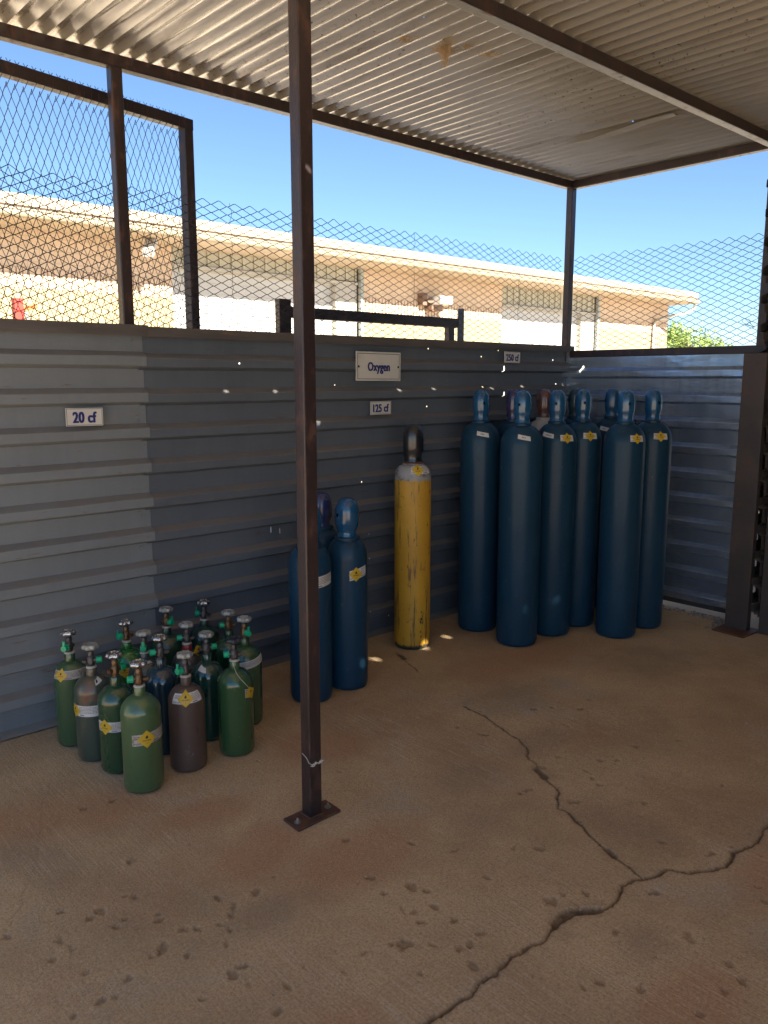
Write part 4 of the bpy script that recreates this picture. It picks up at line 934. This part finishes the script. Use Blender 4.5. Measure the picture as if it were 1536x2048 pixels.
M_WDOOR = mat('white_roller_door', (.50, .485, .45), (.46, .445, .41), .5, 0, 1)
M_HEAD = mat('grey_green_header', (.45, .42, .33), (.38, .36, .28), .6, 0, 2)
M_FRAME = mat('door_frame', (.42, .39, .33), (.38, .36, .31), .6, 0, 2)
bd_ = thing('warehouse', 'long tan and cream block building with two white roller doors beyond the fence', 'building', (9, YB, 0))
ZE = 4.06
def wallseg(x0, x1):
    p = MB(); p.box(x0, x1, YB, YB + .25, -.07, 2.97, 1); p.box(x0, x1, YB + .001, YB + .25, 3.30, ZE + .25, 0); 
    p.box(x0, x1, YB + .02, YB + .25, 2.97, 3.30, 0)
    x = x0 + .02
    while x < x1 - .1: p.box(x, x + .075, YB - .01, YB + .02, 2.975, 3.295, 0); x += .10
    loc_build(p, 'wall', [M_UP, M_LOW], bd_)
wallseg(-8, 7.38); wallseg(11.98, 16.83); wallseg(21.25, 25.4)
p = MB(); p.box(25.15, 25.4, YB + .2505, 24, -.07, ZE + .25, 1); p.box(-8, 25.149, 23.75, 24, -.07, ZE + .25, 1); loc_build(p, 'wall', [M_UP, M_LOW], bd_)
def door(x0, xf, x1, zt):
    p = MB(); z = -.06
    while z < zt - .01:
        p.box(x0, xf, YB + .16, YB + .20, z, min(z + .185, zt)); p.box(x0, xf, YB + .168, YB + .20, z + .185, min(z + .20, zt)); z += .20
    d = loc_build(p, 'roller_door', M_WDOOR, bd_)
    p = MB(); p.box(xf, x1 - .12, YB + .02, YB + .25, -.07, zt + .02); p.box(x0 + .0, xf, YB + .05, YB + .25, zt + .001, zt + .10); p.box(x0, x1 - .12, YB - .03, YB + .019, zt + .02, zt + .075)
    loc_build(p, 'door_frame', M_FRAME, bd_)
    p = MB(); x = x0
    while x < x1 - .12:
        p.box(x, min(x + .22, x1 - .12), YB + .035, YB + .25, zt + .101, ZE + .2); p.box(x + .221, min(x + .26, x1 - .12), YB + .0, YB + .25, zt + .101, ZE + .2) if x + .24 < x1 - .12 else None; x += .262
    loc_build(p, 'door_header', M_HEAD, bd_)
door(7.385, 11.25, 11.97, 3.52); door(16.835, 20.45, 21.25, 3.36)
p = MB(); YF = YB - .94; zf = 3.895
p.add([(-8.5, YF, zf), (25.45, YF, zf), (25.45, YF, 4.235), (-8.5, YF, 4.235), (-8.5, 24.6, 4.02), (25.45, 24.6, 4.02), (25.45, 19, 4.9), (-8.5, 19, 4.9), (-8.5, 24.6, 3.9), (25.45, 24.6, 3.9)],
      [(0, 1, 2, 3), (3, 2, 6, 7), (7, 6, 5, 4), (8, 4, 5, 9), (1, 0, 8, 9), (1, 9, 5, 6, 2), (0, 3, 7, 4, 8)])
rr = random.Random(8); xx = -6
while xx < 25:
    p.box(xx, xx + rr.uniform(.05, .2), YF + .12, YF + .3, 4.24, 4.24 + rr.uniform(.015, .04)); xx += rr.uniform(.4, 1.1)
p.box(-8.5, 25.45, YF - .04, YF - .001, 4.075, 4.238)
rf = loc_build(p, 'roof', M_FAS, bd_)
p = MB(); p.tube([(-8.5, YF - .06, zf + .055), (25.45, YF - .06, zf + .055)], .062, 10); p.box(-8.5, 25.45, YF - .12, YF - .001, zf + .10, zf + .118); loc_build(p, 'gutter', mat('gutter_paint', (.32, .26, .17), (.30, .24, .16), .5), bd_)
M_PIPE = mat('downspout_paint', (.34, .36, .33), (.30, .32, .3), .5)
for x in (11.925, 21.19):
    p = MB(); p.box(x - .045, x + .045, YB - .09, YB - .005, -.06, ZE - .03); loc_build(p, 'downspout', M_PIPE, bd_)
p = MB(); p.tube([(25.3, YF - .04, zf - .02), (25.3, YF, zf - .16), (25.15, YF + .18, zf - .30), (24.8, YF + .6, zf - .40), (24.45, YB - .08, zf - .52), (24.4, YB - .07, zf - .7), (24.4, YB - .07, -.06)], .05, 10)
loc_build(p, 'downspout', M_FRAME, bd_)
wl = thing('flood_light', 'white flood lamp with green bracket under the eave of the far building', 'lamp', (6.9, YB - .5, 4.0))
p = MB(); p.bar((6.55, YB - .75, 3.62), (6.75, YB - .5, 3.86), .20, .16, rad=.04); loc_build(p, 'lamp_head', M_WDOOR, wl)
p = MB(); p.bar((6.75, YB - .45, 3.92), (6.82, YB - .30, 4.05), .1, .1, rad=.02); loc_build(p, 'bracket', mat('green_bracket', (.16, .20, .14), None, .5), wl)
wl = thing('wall_lamp', 'boxy cream wall lamp on the tan wall between the two roller doors', 'lamp', (14.1, YB, 3.3))
p = MB(); p.bar((14.0, YB - .32, 3.34), (14.42, YB - .32, 3.34), .34, .20, rad=.05); loc_build(p, 'lamp_head', M_WDOOR, wl)
p = MB(); p.box(13.72, 13.86, YB - .18, YB - .002, 3.22, 3.50); p.bar((13.86, YB - .2, 3.3), (14.0, YB - .28, 3.3), .05, .05); p.box(13.95, 14.32, YB - .25, YB - .002, 3.10, 3.235); loc_build(p, 'mount', mat('lamp_mount', (.20, .12, .08), None, .6), wl)

# trees right of the building
LEAF = mat('mesquite_leaf', (.24, .32, .07), (.17, .25, .045), .6, 0, .9, seed=3)
BARK = mat('bark', (.09, .07, .05), (.06, .045, .035), .9, 0, 8)
def tree(label, x, y, H, W, seed, dens=1.0):
    rr = random.Random(seed); o = thing('mesquite_tree', label, 'tree', (x, y, -.06))
    mb = MB(); tips = []
    def limb(p0, d, l, r0, lv):
        pts = [p0]; p = Vector(p0); d = Vector(d)
        for k in range(4):
            d = (d + Vector((rr.uniform(-.25, .25), rr.uniform(-.25, .25), rr.uniform(-.05, .2)))).normalized(); p = p + d * l / 4; pts.append(p.copy())
        mb.tube(pts, [r0 * (1 - .16 * i) for i in range(5)], 6)
        if lv < 3:
            for _ in range(4 if lv else 5): limb(pts[rr.randint(2, 4)], (d + Vector((rr.uniform(-1, 1), rr.uniform(-1, 1), rr.uniform(-.1, .7)))).normalized(), l * .62, r0 * .55, lv + 1)
        else: tips.append(p)
    limb(Vector((0, 0, 0)), (0, 0, 1), H * .42, .16, 0)
    mb.build('trunk', BARK, o)
    zmx = max(t.z for t in tips); wm = max(max(abs(t.x), abs(t.y)) for t in tips)
    cr = MB()
    for t in tips:
        c_ = Vector((t.x / wm * W, t.y / wm * W, t.z / zmx * H * .93))
        for _ in range(int(26 * dens)):
            q = c_ + Vector((rr.gauss(0, .28), rr.gauss(0, .28), rr.gauss(0, .20))); s_ = rr.uniform(.05, .12)
            a, b_ = Vector((rr.gauss(0, 1), rr.gauss(0, 1), rr.gauss(0, 1))).normalized(), Vector((rr.gauss(0, 1), rr.gauss(0, 1), rr.gauss(0, .6))).normalized()
            b_ = (b_ - a * a.dot(b_)).normalized()
            cr.add([q - a * s_, q + b_ * s_ * .45, q + a * s_, q - b_ * s_ * .45], [(0, 1, 2, 3)])
    cr.build('crown', LEAF, o)
tree('bright green tree showing right of the far building', 35.6, 18.0, 4.35, 3.0, 5, 1.7)
tree('small sparse green treetop at the far right beside the post', 38.6, 16.4, 3.35, 1.6, 9, 1.2)
